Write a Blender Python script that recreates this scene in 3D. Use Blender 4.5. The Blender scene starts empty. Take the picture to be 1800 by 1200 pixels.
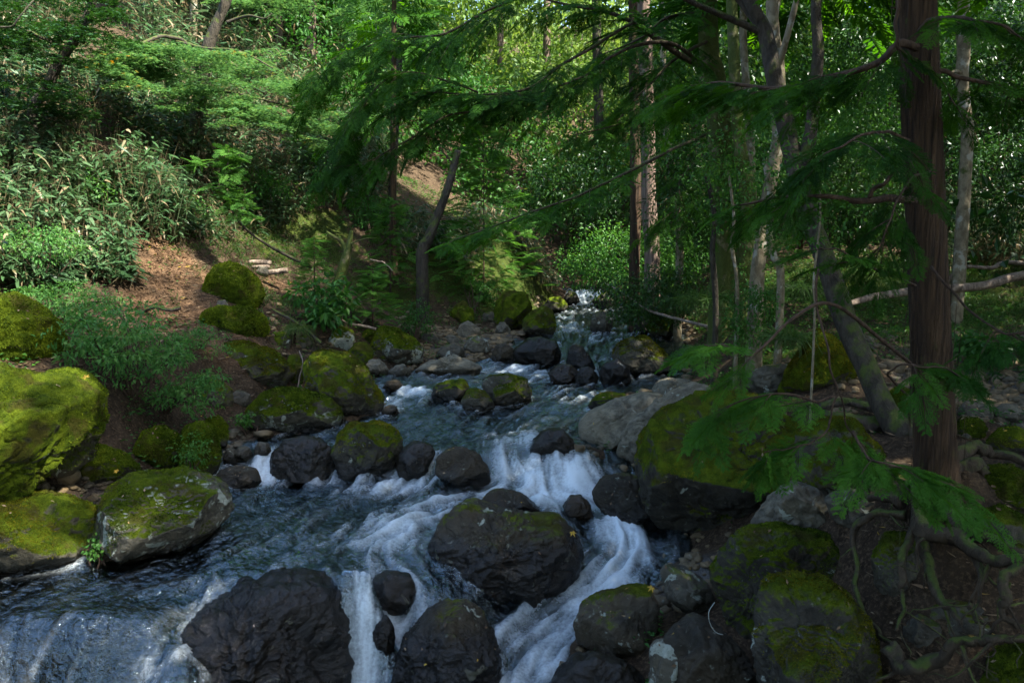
import bpy, bmesh, math, random
import numpy as np
from mathutils import Vector, Matrix

# ------------------------------------------------------------------ camera, sky, sun, exposure
SC = bpy.context.scene
COL = SC.collection
rng = np.random.default_rng(7)
random.seed(7)

CZ = 3.4                      # eye height above the lowest water (the photographer stands on a bank / footbridge)
F = 1400.0                    # focal length in pixels of an 1800 px wide frame (28 mm)
PITCH = math.radians(6.9)
cam_d = bpy.data.cameras.new('camera')
cam = bpy.data.objects.new('camera', cam_d)
COL.objects.link(cam)
cam_d.sensor_width = 36.0
cam_d.lens = 36.0 * F / 1800.0
cam_d.clip_start = 0.05
cam_d.clip_end = 500.0
cam.location = (0, 0, CZ)
cam.rotation_euler = (math.radians(90) - PITCH, 0, 0)
cam_d.dof.use_dof = True
cam_d.dof.focus_distance = 11.0
cam_d.dof.aperture_fstop = 4.5
SC.camera = cam

SUN_EL, SUN_AZ = math.radians(52), math.radians(118)     # azimuth clockwise from +Y
world = bpy.data.worlds.new('World')
SC.world = world
world.use_nodes = True
wn = world.node_tree
wn.nodes.clear()
sky = wn.nodes.new('ShaderNodeTexSky')
sky.sky_type = 'NISHITA'
sky.sun_disc = False
sky.sun_elevation = SUN_EL
sky.sun_rotation = SUN_AZ
sky.ozone_density = 1.0
sky.dust_density = 1.3
bg = wn.nodes.new('ShaderNodeBackground')
bg.inputs['Strength'].default_value = 0.15
wo = wn.nodes.new('ShaderNodeOutputWorld')
wn.links.new(sky.outputs[0], bg.inputs[0])
wn.links.new(bg.outputs[0], wo.inputs[0])

sun_d = bpy.data.lights.new('sun', 'SUN')
sun_d.energy = 5.0
sun_d.angle = math.radians(0.53)
sun_d.color = (1.0, 0.95, 0.86)
sun = bpy.data.objects.new('sun', sun_d)
COL.objects.link(sun)
SUNV = Vector((math.sin(SUN_AZ) * math.cos(SUN_EL), math.cos(SUN_AZ) * math.cos(SUN_EL), math.sin(SUN_EL)))
sun.rotation_euler = SUNV.to_track_quat('Z', 'Y').to_euler()
sun.location = (0, 0, 30)

SC.view_settings.view_transform = 'Standard'
SC.view_settings.look = 'None'
SC.view_settings.gamma = 1.0
SC.view_settings.use_curve_mapping = False
SC.view_settings.exposure = 2.5
SC.render.engine = 'CYCLES'
cy = SC.cycles
cy.max_bounces = 6
cy.diffuse_bounces = 3
cy.glossy_bounces = 2
cy.transmission_bounces = 4
cy.transparent_max_bounces = 8
cy.caustics_reflective = False
cy.caustics_refractive = False
cy.sample_clamp_indirect = 4.0
cy.use_denoising = True
try:
    cy.denoiser = 'OPENIMAGEDENOISE'
except Exception:
    pass

# ------------------------------------------------------------------ helpers: viewing rays to world points
_c, _s = math.cos(PITCH), math.sin(PITCH)
def ray(px, py):
    a = (np.asarray(px, float) - 900) / F
    b = (600 - np.asarray(py, float)) / F
    return a, _c + b * _s, -_s + b * _c
def P(px, py, Y):
    dx, dy, dz = ray(px, py)
    k = Y / dy
    return np.array([dx * k, Y, CZ + dz * k])
def Pz(px, py, z):
    dx, dy, dz = ray(px, py)
    k = (z - CZ) / dz
    return np.array([dx * k, dy * k, z])
def proj(p):
    """world -> pixel of the 1800x1200 frame (used only to plan where plants stand)"""
    p = np.asarray(p, float)
    x, y, z = p[..., 0], p[..., 1], p[..., 2] - CZ
    d = y * _c - z * _s
    u = y * _s + z * _c
    return 900 + F * x / d, 600 - F * u / d, d

# ------------------------------------------------------------------ helpers: noise
def _hash(ix, iy, iz, seed):
    h = (ix.astype(np.int64) * 374761393 + iy.astype(np.int64) * 668265263 + iz.astype(np.int64) * 1274126177 + seed * 974711) & 0xffffffff
    h = ((h ^ (h >> 13)) * 1274126177) & 0xffffffff
    h = ((h ^ (h >> 16)) * 2246822519) & 0xffffffff
    h = h ^ (h >> 15)
    return (h & 0xffffff) / float(0xffffff)
def vnoise(p, seed=0):
    p = np.asarray(p, float)
    i = np.floor(p).astype(np.int64)
    f = p - i
    u = f * f * f * (f * (f * 6 - 15) + 10)
    out = 0
    for a in (0, 1):
        wa = u[..., 0] if a else 1 - u[..., 0]
        for b in (0, 1):
            wb = u[..., 1] if b else 1 - u[..., 1]
            for c in (0, 1):
                wc = u[..., 2] if c else 1 - u[..., 2]
                out = out + wa * wb * wc * _hash(i[..., 0] + a, i[..., 1] + b, i[..., 2] + c, seed)
    return out * 2 - 1
def fbm(p, seed=0, octv=4, lac=2.03, gain=0.5):
    p = np.asarray(p, float)
    s, a = 0, 1.0
    for k in range(octv):
        s = s + a * vnoise(p, seed + 17 * k)
        p = p * lac + 3.17
        a *= gain
    return s
def sstep(a, b, x):
    t = np.clip((x - a) / (b - a), 0, 1)
    return t * t * (3 - 2 * t)
def nrm(v):
    v = np.asarray(v, float)
    return v / np.maximum(np.linalg.norm(v, axis=-1, keepdims=True), 1e-9)
def catmull(pts, n):
    pts = np.asarray(pts, float)
    q = np.vstack([2 * pts[0] - pts[1], pts, 2 * pts[-1] - pts[-2]])
    out = []
    m = len(pts) - 1
    t = np.linspace(0, m, n)
    i = np.minimum(t.astype(int), m - 1)
    f = (t - i)[:, None]
    p0, p1, p2, p3 = q[i], q[i + 1], q[i + 2], q[i + 3]
    return 0.5 * (2 * p1 + (p2 - p0) * f + (2 * p0 - 5 * p1 + 4 * p2 - p3) * f ** 2 + (3 * p1 - p0 - 3 * p2 + p3) * f ** 3)

class RBF:
    """smooth height field through scattered survey points"""
    def __init__(self, xy, z, c=0.25):
        xy = np.asarray(xy, float); z = np.asarray(z, float)
        n = len(xy)
        self.xy, self.c = xy, c
        A = np.zeros((n + 3, n + 3))
        A[:n, :n] = self._k(xy, xy) - 1e-3 * np.eye(n)
        A[:n, n] = 1; A[:n, n + 1:] = xy
        A[n, :n] = 1; A[n + 1:, :n] = xy.T
        self.w = np.linalg.solve(A, np.concatenate([z, [0, 0, 0]]))
    def _k(self, a, b):
        d2 = ((a[:, None, :] - b[None, :, :]) ** 2).sum(-1)
        return -np.sqrt(d2 + self.c ** 2)
    def __call__(self, xy):
        xy = np.asarray(xy, float).reshape(-1, 2)
        out = np.empty(len(xy))
        n = len(self.xy)
        for k in range(0, len(xy), 50000):
            q = xy[k:k + 50000]
            out[k:k + 50000] = self._k(q, self.xy) @ self.w[:n] + self.w[n] + q @ self.w[n + 1:]
        return out

# ------------------------------------------------------------------ helpers: meshes and objects
def mesh_from(name, V, faces, smooth=True, attrs=None):
    """faces: (n,3) or (n,4) integer array"""
    me = bpy.data.meshes.new(name)
    V = np.ascontiguousarray(V, np.float32)
    faces = np.ascontiguousarray(faces, np.int32)
    n, k = faces.shape
    me.vertices.add(len(V)); me.vertices.foreach_set('co', V.ravel())
    me.loops.add(n * k); me.loops.foreach_set('vertex_index', faces.ravel())
    me.polygons.add(n)
    me.polygons.foreach_set('loop_start', np.arange(0, n * k, k, dtype=np.int32))
    me.polygons.foreach_set('loop_total', np.full(n, k, np.int32))
    me.polygons.foreach_set('use_smooth', np.full(n, bool(smooth)))
    me.update(calc_edges=True)
    for an, arr in (attrs or {}).items():
        at = me.attributes.new(an, 'FLOAT', 'POINT')
        at.data.foreach_set('value', np.ascontiguousarray(arr, np.float32))
    return me
def link(name, me, mat=None, parent=None, loc=None, label=None, cat=None, group=None, kind=None):
    o = bpy.data.objects.new(name, me)
    COL.objects.link(o)
    if me is not None and mat is not None:
        me.materials.append(mat)
    if parent is not None:
        o.parent = parent
    if loc is not None:
        o.location = loc
    if label: o['label'] = label
    if cat: o['category'] = cat
    if group: o['group'] = group
    if kind: o['kind'] = kind
    return o
def thing(name, label, cat, loc, group=None):
    return link(name, None, None, None, tuple(float(v) for v in loc), label, cat, group)

class Acc:
    """collects triangles of one mesh"""
    def __init__(self): self.V, self.T, self.A, self.n = [], [], [], 0
    def add(self, V, T, a=0.5):
        V = np.asarray(V, float).reshape(-1, 3); T = np.asarray(T, int).reshape(-1, 3)
        self.V.append(V); self.T.append(T + self.n)
        self.A.append(np.broadcast_to(np.asarray(a, float), (len(V),)).copy())
        self.n += len(V)
    def build(self, name, mat, parent=None, origin=(0, 0, 0), smooth=False, **kw):
        V = np.concatenate(self.V) - np.asarray(origin, float)
        me = mesh_from(name, V, np.concatenate(self.T), smooth, {'tint': np.concatenate(self.A)})
        return link(name, me, mat, parent, None if parent is not None else tuple(origin), **kw)

def quads2tris(Q):
    Q = np.asarray(Q).reshape(-1, 4)
    return np.concatenate([Q[:, [0, 1, 2]], Q[:, [0, 2, 3]]])

def tube_geo(pts, rad, sides=8, wob=0.0, seed=0, cap=True):
    """swept tube, returns verts, tris"""
    pts = np.asarray(pts, float); n = len(pts)
    rad = np.broadcast_to(np.asarray(rad, float), (n,))
    T = nrm(np.gradient(pts, axis=0))
    ref = np.array([0.0, 1.0, 0.0]) if abs(T[0][1]) < 0.8 else np.array([1.0, 0, 0])
    N = np.empty_like(pts)
    a = ref - T[0] * ref.dot(T[0]); N[0] = a / np.linalg.norm(a)
    for i in range(1, n):
        a = N[i - 1] - T[i] * N[i - 1].dot(T[i]); N[i] = a / np.linalg.norm(a)
    B = np.cross(T, N)
    th = np.linspace(0, 2 * math.pi, sides, endpoint=False)
    ring = np.cos(th)[None, :, None] * N[:, None, :] + np.sin(th)[None, :, None] * B[:, None, :]
    r = rad[:, None] * np.ones((1, sides))
    if wob:
        q = pts[:, None, :] + ring * rad[:, None, None]
        base = np.stack(np.broadcast_arrays(np.cos(th)[None, :] * 2.2, np.sin(th)[None, :] * 2.2, np.linspace(0, n * 0.12, n)[:, None]), -1)
        r = r * (1 + wob * fbm(base, seed, 3))
    V = pts[:, None, :] + ring * r[:, :, None]
    V = V.reshape(-1, 3)
    i = np.arange(n - 1)[:, None] * sides; j = np.arange(sides)[None, :]; j2 = (j + 1) % sides
    Q = np.stack([i + j, i + j2, i + sides + j2, i + sides + j], -1).reshape(-1, 4)
    Tt = quads2tris(Q)
    if cap:
        V = np.vstack([V, pts[0], pts[-1]])
        k = np.arange(sides)
        Tt = np.vstack([Tt, np.stack([(k + 1) % sides, k, np.full(sides, n * sides)], -1),
                        np.stack([(n - 1) * sides + k, (n - 1) * sides + (k + 1) % sides, np.full(sides, n * sides + 1)], -1)])
    return V, Tt

def perp(d, seed_rng=None):
    """random unit vectors perpendicular to d"""
    r = (seed_rng or rng).normal(size=d.shape)
    r = r - d * (r * d).sum(-1, keepdims=True)
    return nrm(r)
def kites(acc, pos, d, nor, L, W, tint, droop=0.0):
    """simple four-point leaves"""
    d = nrm(d); s = nrm(np.cross(d, nor))
    L = np.asarray(L, float).reshape(-1, 1) * np.ones((len(pos), 1)); W = np.asarray(W, float).reshape(-1, 1) * np.ones((len(pos), 1))
    up = nrm(np.cross(s, d))
    a = pos; m = pos + d * L * 0.42
    b = m + s * W * 0.5 + up * W * 0.12; c = pos + d * L - np.array([0, 0, 1.0]) * L * droop; e = m - s * W * 0.5 + up * W * 0.12
    V = np.stack([a, b, c, e], 1).reshape(-1, 3)
    k = np.arange(len(pos))[:, None] * 4
    T = np.concatenate([k + [0, 1, 2], k + [0, 2, 3]])
    acc.add(V, T, np.repeat(np.broadcast_to(tint, (len(pos),)), 4))
def lances(acc, pos, d, nor, L, W, tint, droop=0.25):
    """longer blade leaves that bend over"""
    d = nrm(d); s = nrm(np.cross(d, nor)); n = len(pos)
    L = np.asarray(L, float).reshape(-1, 1) * np.ones((n, 1)); W = np.asarray(W, float).reshape(-1, 1) * np.ones((n, 1))
    dr = np.asarray(droop, float).reshape(-1, 1) * np.ones((n, 1))
    z = np.array([0, 0, 1.0])
    m1 = pos + d * L * 0.28 - z * L * dr * 0.06
    m2 = pos + d * L * 0.66 - z * L * dr * 0.40
    tip = pos + d * L * 0.97 - z * L * dr
    V = np.stack([pos, m1 + s * W * 0.5, m1 - s * W * 0.5, m2 + s * W * 0.40, m2 - s * W * 0.40, tip], 1).reshape(-1, 3)
    k = np.arange(n)[:, None] * 6
    T = np.concatenate([k + [0, 1, 2], k + [1, 3, 4], k + [1, 4, 2], k + [3, 5, 4]])
    acc.add(V, T, np.repeat(np.broadcast_to(tint, (n,)), 6))

# flat feathery spray of a cypress, unit length along +X in the XY plane
def frond_template(pairs=9, sub=5, seed=1, w=0.022):
    r = np.random.default_rng(seed)
    pos, d, L, W = [], [], [], []
    def put(p, a, l, ww):
        pos.append(p); d.append((math.cos(a), math.sin(a))); L.append(l); W.append(ww)
    put((0, 0), 0, 1.0, w)
    for i in range(pairs):
        t = 0.10 + 0.86 * i / pairs
        for sg in (1, -1):
            tt = t + r.uniform(-.02, .02)
            a = sg * math.radians(52 - 18 * t + r.uniform(-7, 7))
            l = (0.44 * (1 - tt) ** 0.75 + 0.06) * r.uniform(.8, 1.12) * min(1, .55 + tt * 2.4)
            put((tt, 0), a, l, w * (1.1 if sub else 3.2))
            for j in range(sub):
                u = 0.16 + 0.78 * j / sub
                for s2 in (1, -1):
                    q = (tt + math.cos(a) * l * u, math.sin(a) * l * u)
                    l2 = l * (0.30 * (1 - u) + 0.09) * r.uniform(.8, 1.1)
                    put(q, a + s2 * math.radians(42), l2, w * 1.25)
    pos = np.array(pos); d = np.array(d); L = np.array(L)[:, None]; W = np.array(W)[:, None]
    s = np.stack([-d[:, 1], d[:, 0]], -1)
    V = np.stack([pos, pos + d * L * .5 + s * W * .5, pos + d * L, pos + d * L * .5 - s * W * .5], 1).reshape(-1, 2)
    k = np.arange(len(pos))[:, None] * 4
    T = np.concatenate([k + [0, 1, 2], k + [0, 2, 3]])
    V3 = np.column_stack([V, np.zeros(len(V))])
    V3[:, 2] = -0.16 * V3[:, 0] ** 2 - 0.35 * V3[:, 1] ** 2 + r.normal(0, .006, len(V3))
    return V3, T
FRONDS = [frond_template(11, 5, k, .016) for k in (1, 2, 3)]
FRONDS_FAR = [frond_template(8, 0, k, 0.024) for k in (4, 5, 6)]
def place_fronds(acc, pos, d, nor, L, tint, temps):
    d = nrm(d); s = nrm(np.cross(nor, d)); u = np.cross(d, s)
    L = np.broadcast_to(L, (len(pos),)); tint = np.broadcast_to(tint, (len(pos),))
    for t in range(len(temps)):
        ix = np.arange(t, len(pos), len(temps))
        if len(ix) == 0: continue
        V, T = temps[t]
        W = (pos[ix][:, None, :] + L[ix][:, None, None] * (V[None, :, 0:1] * d[ix][:, None, :] + V[None, :, 1:2] * s[ix][:, None, :] + V[None, :, 2:3] * u[ix][:, None, :]))
        Tt = (np.arange(len(ix))[:, None, None] * len(V) + T[None]).reshape(-1, 3)
        acc.add(W.reshape(-1, 3), Tt, np.repeat(tint[ix], len(V)))

# ------------------------------------------------------------------ materials
class NT:
    """small wrapper that keeps node set-up short"""
    def __init__(self, name):
        self.m = bpy.data.materials.new(name); self.m.use_nodes = True
        self.t = self.m.node_tree; self.t.nodes.clear()
        self.out = self.t.nodes.new('ShaderNodeOutputMaterial')
    def n(self, typ, ins=None, **props):
        nd = self.t.nodes.new('ShaderNode' + typ)
        for k, v in props.items(): setattr(nd, k, v)
        for k, v in (ins or {}).items():
            self.set(nd.inputs[k], v)
        return nd
    def set(self, sock, v):
        if isinstance(v, bpy.types.NodeSocket): self.t.links.new(v, sock)
        else: sock.default_value = v
    def math(self, op, a, b=0.0, clamp=False):
        nd = self.n('Math', operation=op, use_clamp=clamp); self.set(nd.inputs[0], a); self.set(nd.inputs[1], b); return nd.outputs[0]
    def mix(self, f, a, b):
        nd = self.n('MixRGB'); self.set(nd.inputs[0], f); self.set(nd.inputs[1], a); self.set(nd.inputs[2], b); return nd.outputs[0]
    def noise(self, vec, scale, detail=4, rough=0.55, dist=0.0):
        nd = self.n('TexNoise', {'Scale': scale, 'Detail': detail, 'Roughness': rough, 'Distortion': dist})
        if vec is not None: self.t.links.new(vec, nd.inputs['Vector'])
        return nd.outputs[0]
    def ramp(self, f, stops):
        nd = self.n('ValToRGB'); self.set(nd.inputs[0], f)
        el = nd.color_ramp.elements
        while len(el) < len(stops): el.new(0.5)
        for e, (p, c) in zip(el, stops):
            e.position = p; e.color = (*c, 1) if len(c) == 3 else c
        return nd.outputs[0]
    def rng(self, f, a, b, c=0.0, d=1.0):
        nd = self.n('MapRange', interpolation_type='SMOOTHSTEP')
        for i, v in enumerate((f, a, b, c, d)): self.set(nd.inputs[i], v)
        return nd.outputs[0]
    def attr(self, name, typ='GEOMETRY'):
        return self.n('Attribute', attribute_name=name, attribute_type=typ).outputs['Fac']
    def bump(self, h, strength, dist, normal=None):
        nd = self.n('Bump', {'Strength': strength, 'Distance': dist}); self.set(nd.inputs['Height'], h)
        if normal is not None: self.t.links.new(normal, nd.inputs['Normal'])
        return nd.outputs[0]
    def finish(self, sh):
        self.t.links.new(sh, self.out.inputs['Surface']); return self.m

def rgb(*c): return (c[0], c[1], c[2], 1.0)

def leaf_mat(name, stops, rough=0.45, trans=0.35, spec=0.4, tsat=1.1):
    k = NT(name)
    tint = k.attr('tint')
    geo = k.n('NewGeometry')
    nz = k.noise(geo.outputs['Position'], 0.9, 2)
    f = k.math('ADD', tint, k.math('MULTIPLY', k.math('SUBTRACT', nz, 0.5), 0.35))
    col = k.ramp(f, stops)
    pb = k.n('BsdfPrincipled', {'Base Color': col, 'Roughness': rough, 'Specular IOR Level': spec * .5})
    hs = k.n('HueSaturation', {'Hue': 0.487, 'Saturation': tsat, 'Value': 1.5, 'Color': col})
    tr = k.n('BsdfTranslucent', {'Color': hs.outputs[0]})
    mx = k.n('MixShader', {0: trans}); k.t.links.new(pb.outputs[0], mx.inputs[1]); k.t.links.new(tr.outputs[0], mx.inputs[2])
    return k.finish(mx.outputs[0])

def bark_mat(name, c1, c2, moss=0.0, zs=0.10, scale=26, bumps=0.9, patch=None):
    k = NT(name)
    tc = k.n('TexCoord').outputs['Object']
    mp = k.n('Mapping', {'Scale': (1, 1, zs)}); k.t.links.new(tc, mp.inputs[0])
    f1 = k.noise(mp.outputs[0], scale, 5, 0.65, 0.4)
    f2 = k.noise(tc, 5, 4)
    col = k.mix(k.rng(f1, 0.3, 0.7), rgb(*c1), rgb(*c2))
    if patch: col = k.mix(k.rng(f2, 0.55, 0.62), col, rgb(*patch))
    geo = k.n('NewGeometry')
    if moss:
        g = k.noise(tc, 7, 5, 0.6)
        sep = k.n('SeparateXYZ'); k.t.links.new(geo.outputs['Normal'], sep.inputs[0])
        mk = k.rng(k.math('ADD', g, k.math('MULTIPLY', sep.outputs[2], 0.25)), 0.62 - 0.3 * moss, 0.80 - 0.3 * moss)
        col = k.mix(mk, col, k.mix(k.noise(tc, 40, 3), rgb(.020, .032, .006), rgb(.075, .095, .014)))
    nb = k.bump(f1, bumps, 0.05)
    nb = k.bump(k.noise(tc, 90, 3), 0.35, 0.006, nb)
    pb = k.n('BsdfPrincipled', {'Base Color': col, 'Roughness': 0.85, 'Specular IOR Level': 0.25, 'Normal': nb})
    return k.finish(pb.outputs[0])

def make_rock_mat():
    k = NT('boulder_stone')
    tc = k.n('TexCoord').outputs['Object']
    oi = k.n('ObjectInfo').outputs['Random']
    off = k.n('VectorMath', operation='ADD'); k.t.links.new(tc, off.inputs[0])
    cb = k.n('CombineXYZ', {0: k.math('MULTIPLY', oi, 37.0), 1: k.math('MULTIPLY', oi, 91.0), 2: k.math('MULTIPLY', oi, 13.0)})
    k.t.links.new(cb.outputs[0], off.inputs[1])
    v = off.outputs[0]
    moss, lich, wz, tone, warm = [k.attr(a, 'OBJECT') for a in ('moss', 'lichen', 'water_z', 'tone', 'warm')]
    geo = k.n('NewGeometry')
    sn = k.n('SeparateXYZ'); k.t.links.new(geo.outputs['Normal'], sn.inputs[0])
    sp = k.n('SeparateXYZ'); k.t.links.new(geo.outputs['Position'], sp.inputs[0])
    n1 = k.noise(v, 2.2, 6, 0.6, 0.3); n2 = k.noise(v, 9, 6, 0.65); n3 = k.noise(v, 45, 4, 0.7); n4 = k.noise(v, 140, 3, 0.7)
    # stone
    st = k.mix(k.rng(n2, .25, .75), rgb(.018, .016, .011), (.082, .074, .052, 1))
    st = k.mix(k.math('MULTIPLY', k.rng(n1, .4, .7), .7), st, rgb(.055, .047, .030))
    st = k.mix(k.math('MULTIPLY', k.rng(n3, .55, .75), .55), st, rgb(.035, .034, .032))
    st = k.mix(k.math('MULTIPLY', warm, k.rng(n1, .3, .65)), st, rgb(.19, .125, .055))
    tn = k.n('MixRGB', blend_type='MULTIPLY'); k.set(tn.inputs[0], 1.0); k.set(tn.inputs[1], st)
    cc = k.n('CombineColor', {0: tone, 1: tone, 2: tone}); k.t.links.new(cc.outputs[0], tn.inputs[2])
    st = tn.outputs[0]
    # lichen: pale irregular crusts
    lv = k.noise(v, 5.5, 5, 0.62, 0.6)
    lm = k.rng(k.math('ADD', lv, k.math('MULTIPLY', lich, .22)), .66, .70)
    lm = k.math('MULTIPLY', lm, k.rng(n3, .30, .42))
    st = k.mix(lm, st, k.mix(n3, rgb(.15, .17, .13), rgb(.33, .35, .29)))
    sv = k.rng(k.noise(v, 21, 3, .55), .66, .72)
    st = k.mix(k.math('MULTIPLY', sv, .6), st, rgb(.16, .17, .13))
    # wet band at the waterline
    wet = k.rng(k.math('SUBTRACT', sp.outputs[2], k.math('ADD', wz, k.math('MULTIPLY', k.math('SUBTRACT', n2, .5), .25))), .02, .17, 1.0, 0.0)
    # moss
    mcol = k.ramp(k.math('ADD', k.math('MULTIPLY', n2, .7), k.math('MULTIPLY', n4, .5)),
                  [(.30, (.006, .013, .001)), (.50, (.030, .052, .003)), (.66, (.085, .118, .006)), (.84, (.15, .19, .010))])
    mcol = k.mix(k.math('MULTIPLY', k.rng(n1, .4, .7), k.math('MULTIPLY', warm, .9, True)), mcol, k.mix(n4, rgb(.050, .038, .006), rgb(.14, .105, .012)))
    mcol = k.mix(k.math('MULTIPLY', k.rng(k.noise(v, 4.2, 4, .6), .50, .62), .65), mcol, k.mix(n4, rgb(.020, .016, .005), rgb(.085, .062, .018)))
    mk = k.math('ADD', k.math('MULTIPLY', sn.outputs[2], .42), k.math('ADD', k.math('MULTIPLY', n1, .9), k.math('MULTIPLY', n2, .35)))
    mk = k.math('ADD', mk, k.math('MULTIPLY', moss, .95))
    mm = k.rng(k.math('ADD', mk, k.math('MULTIPLY', n3, .22)), 1.26, 1.46)
    mm = k.math('MULTIPLY', mm, k.math('SUBTRACT', 1.0, wet))
    col = k.mix(mm, st, mcol)
    dk = k.n('MixRGB', blend_type='MULTIPLY'); k.set(dk.inputs[0], wet); k.set(dk.inputs[1], col); k.set(dk.inputs[2], rgb(.21, .19, .155))
    col = dk.outputs[0]
    rough = k.math('SUBTRACT', k.math('ADD', .72, k.math('MULTIPLY', mm, .2)), k.math('MULTIPLY', wet, k.math('ADD', .46, k.math('MULTIPLY', n3, .24))))
    h = k.math('ADD', k.math('MULTIPLY', n2, .6), k.math('MULTIPLY', n3, .28))
    nb = k.bump(h, .85, .045)
    hm = k.math('ADD', k.math('MULTIPLY', n3, .6), n4)
    mb = k.n('Bump', {'Distance': .022}); k.set(mb.inputs['Height'], hm); k.set(mb.inputs['Strength'], k.math('ADD', .25, k.math('MULTIPLY', mm, .75))); k.t.links.new(nb, mb.inputs['Normal'])
    pb = k.n('BsdfPrincipled', {'Base Color': col, 'Roughness': rough, 'Specular IOR Level': k.math('ADD', k.math('SUBTRACT', .22, k.math('MULTIPLY', mm, .15)), k.math('MULTIPLY', wet, .12)), 'Normal': mb.outputs[0]})
    return k.finish(pb.outputs[0])

def make_ground_mat():
    k = NT('forest_floor')
    tc = k.n('TexCoord').outputs['Object']
    bare, grav, green = k.attr('bare'), k.attr('gravel'), k.attr('green')
    n1 = k.noise(tc, .9, 5); n2 = k.noise(tc, 6, 6, .65); n3 = k.noise(tc, 34, 5, .7); n4 = k.noise(tc, 120, 3, .7)
    soil = k.mix(k.rng(n2, .3, .7), rgb(.022, .015, .009), rgb(.060, .042, .026))
    lit = k.mix(k.rng(n3, .4, .65), rgb(.035, .022, .012), rgb(.13, .088, .05))
    soil = k.mix(k.math('MULTIPLY', k.rng(n3, .45, .6), .7), soil, lit)
    br = k.mix(k.rng(n3, .35, .7), rgb(.065, .036, .018), rgb(.19, .115, .062))
    col = k.mix(bare, soil, br)
    gv = k.mix(k.rng(n4, .35, .65), rgb(.05, .046, .04), rgb(.16, .15, .135))
    col = k.mix(grav, col, gv)
    ms = k.ramp(k.math('ADD', k.math('MULTIPLY', n2, .6), k.math('MULTIPLY', n4, .5)), [(.3, (.012, .018, .004)), (.55, (.032, .046, .008)), (.8, (.08, .095, .014))])
    mk = k.rng(k.math('ADD', n2, k.math('MULTIPLY', green, .75)), .80, .98)
    col = k.mix(mk, col, ms)
    nb = k.bump(k.math('ADD', n2, k.math('MULTIPLY', n3, .6)), .9, .06)
    nb = k.bump(n4, .7, .015, nb)
    pb = k.n('BsdfPrincipled', {'Base Color': col, 'Roughness': .95, 'Specular IOR Level': .1, 'Normal': nb})
    return k.finish(pb.outputs[0])

def make_water_mat():
    k = NT('stream_water')
    foam, strk = k.attr('foam'), k.attr('streak')
    geo = k.n('NewGeometry'); pos = geo.outputs['Position']
    fn = k.noise(pos, 38, 4, .7); fn2 = k.noise(pos, 9, 4, .6)
    f = k.math('ADD', foam, k.math('MULTIPLY', k.math('SUBTRACT', strk, .5), .60))
    f = k.math('ADD', f, k.math('MULTIPLY', k.math('SUBTRACT', fn, .5), .45))
    f = k.math('ADD', f, k.math('MULTIPLY', k.math('SUBTRACT', fn2, .5), .35))
    fm = k.rng(f, .18, 1.12)
    fm = k.math('MULTIPLY', fm, k.rng(foam, .02, .16))
    fm = k.math('MAXIMUM', fm, k.math('MULTIPLY', k.math('MULTIPLY', k.rng(k.math('ADD', strk, k.math('MULTIPLY', k.math('SUBTRACT', fn, .5), .6)), .40, .85), k.rng(foam, .0, .35, .2, 1.0)), .11))
    fm = k.math('MULTIPLY', fm, k.rng(k.math('ADD', k.math('MULTIPLY', strk, .7), k.math('MULTIPLY', fn, .5)), .25, .80, .42, .97))
    nb = k.bump(k.noise(pos, 14, 3, .6, .8), .65, .06)
    nb = k.bump(k.noise(pos, 34, 3, .6), .3, .02, nb)
    gl = k.n('BsdfGlossy', {'Color': rgb(.70, .90, .98), 'Roughness': .07, 'Normal': nb})  # extra sky blue tinted into the reflection colour
    tp = k.n('BsdfTransparent', {'Color': rgb(.46, .57, .57)})
    fr = k.n('Fresnel', {'IOR': 1.85, 'Normal': nb})
    w = k.n('MixShader'); k.set(w.inputs[0], fr.outputs[0]); k.t.links.new(tp.outputs[0], w.inputs[1]); k.t.links.new(gl.outputs[0], w.inputs[2])
    fo = k.n('BsdfPrincipled', {'Base Color': rgb(.80, .89, .92), 'Roughness': .6, 'Specular IOR Level': .2})  # blue of the skylight mixed into the white foam colour
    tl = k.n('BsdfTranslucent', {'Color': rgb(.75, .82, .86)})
    fx = k.n('MixShader', {0: .35}); k.t.links.new(fo.outputs[0], fx.inputs[1]); k.t.links.new(tl.outputs[0], fx.inputs[2])
    mx = k.n('MixShader'); k.set(mx.inputs[0], fm); k.t.links.new(w.outputs[0], mx.inputs[1]); k.t.links.new(fx.outputs[0], mx.inputs[2])
    return k.finish(mx.outputs[0])

def make_wood_mat(name, c1, c2, moss=0.0):
    return bark_mat(name, c1, c2, moss, zs=.35, scale=18, bumps=.7)

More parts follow.
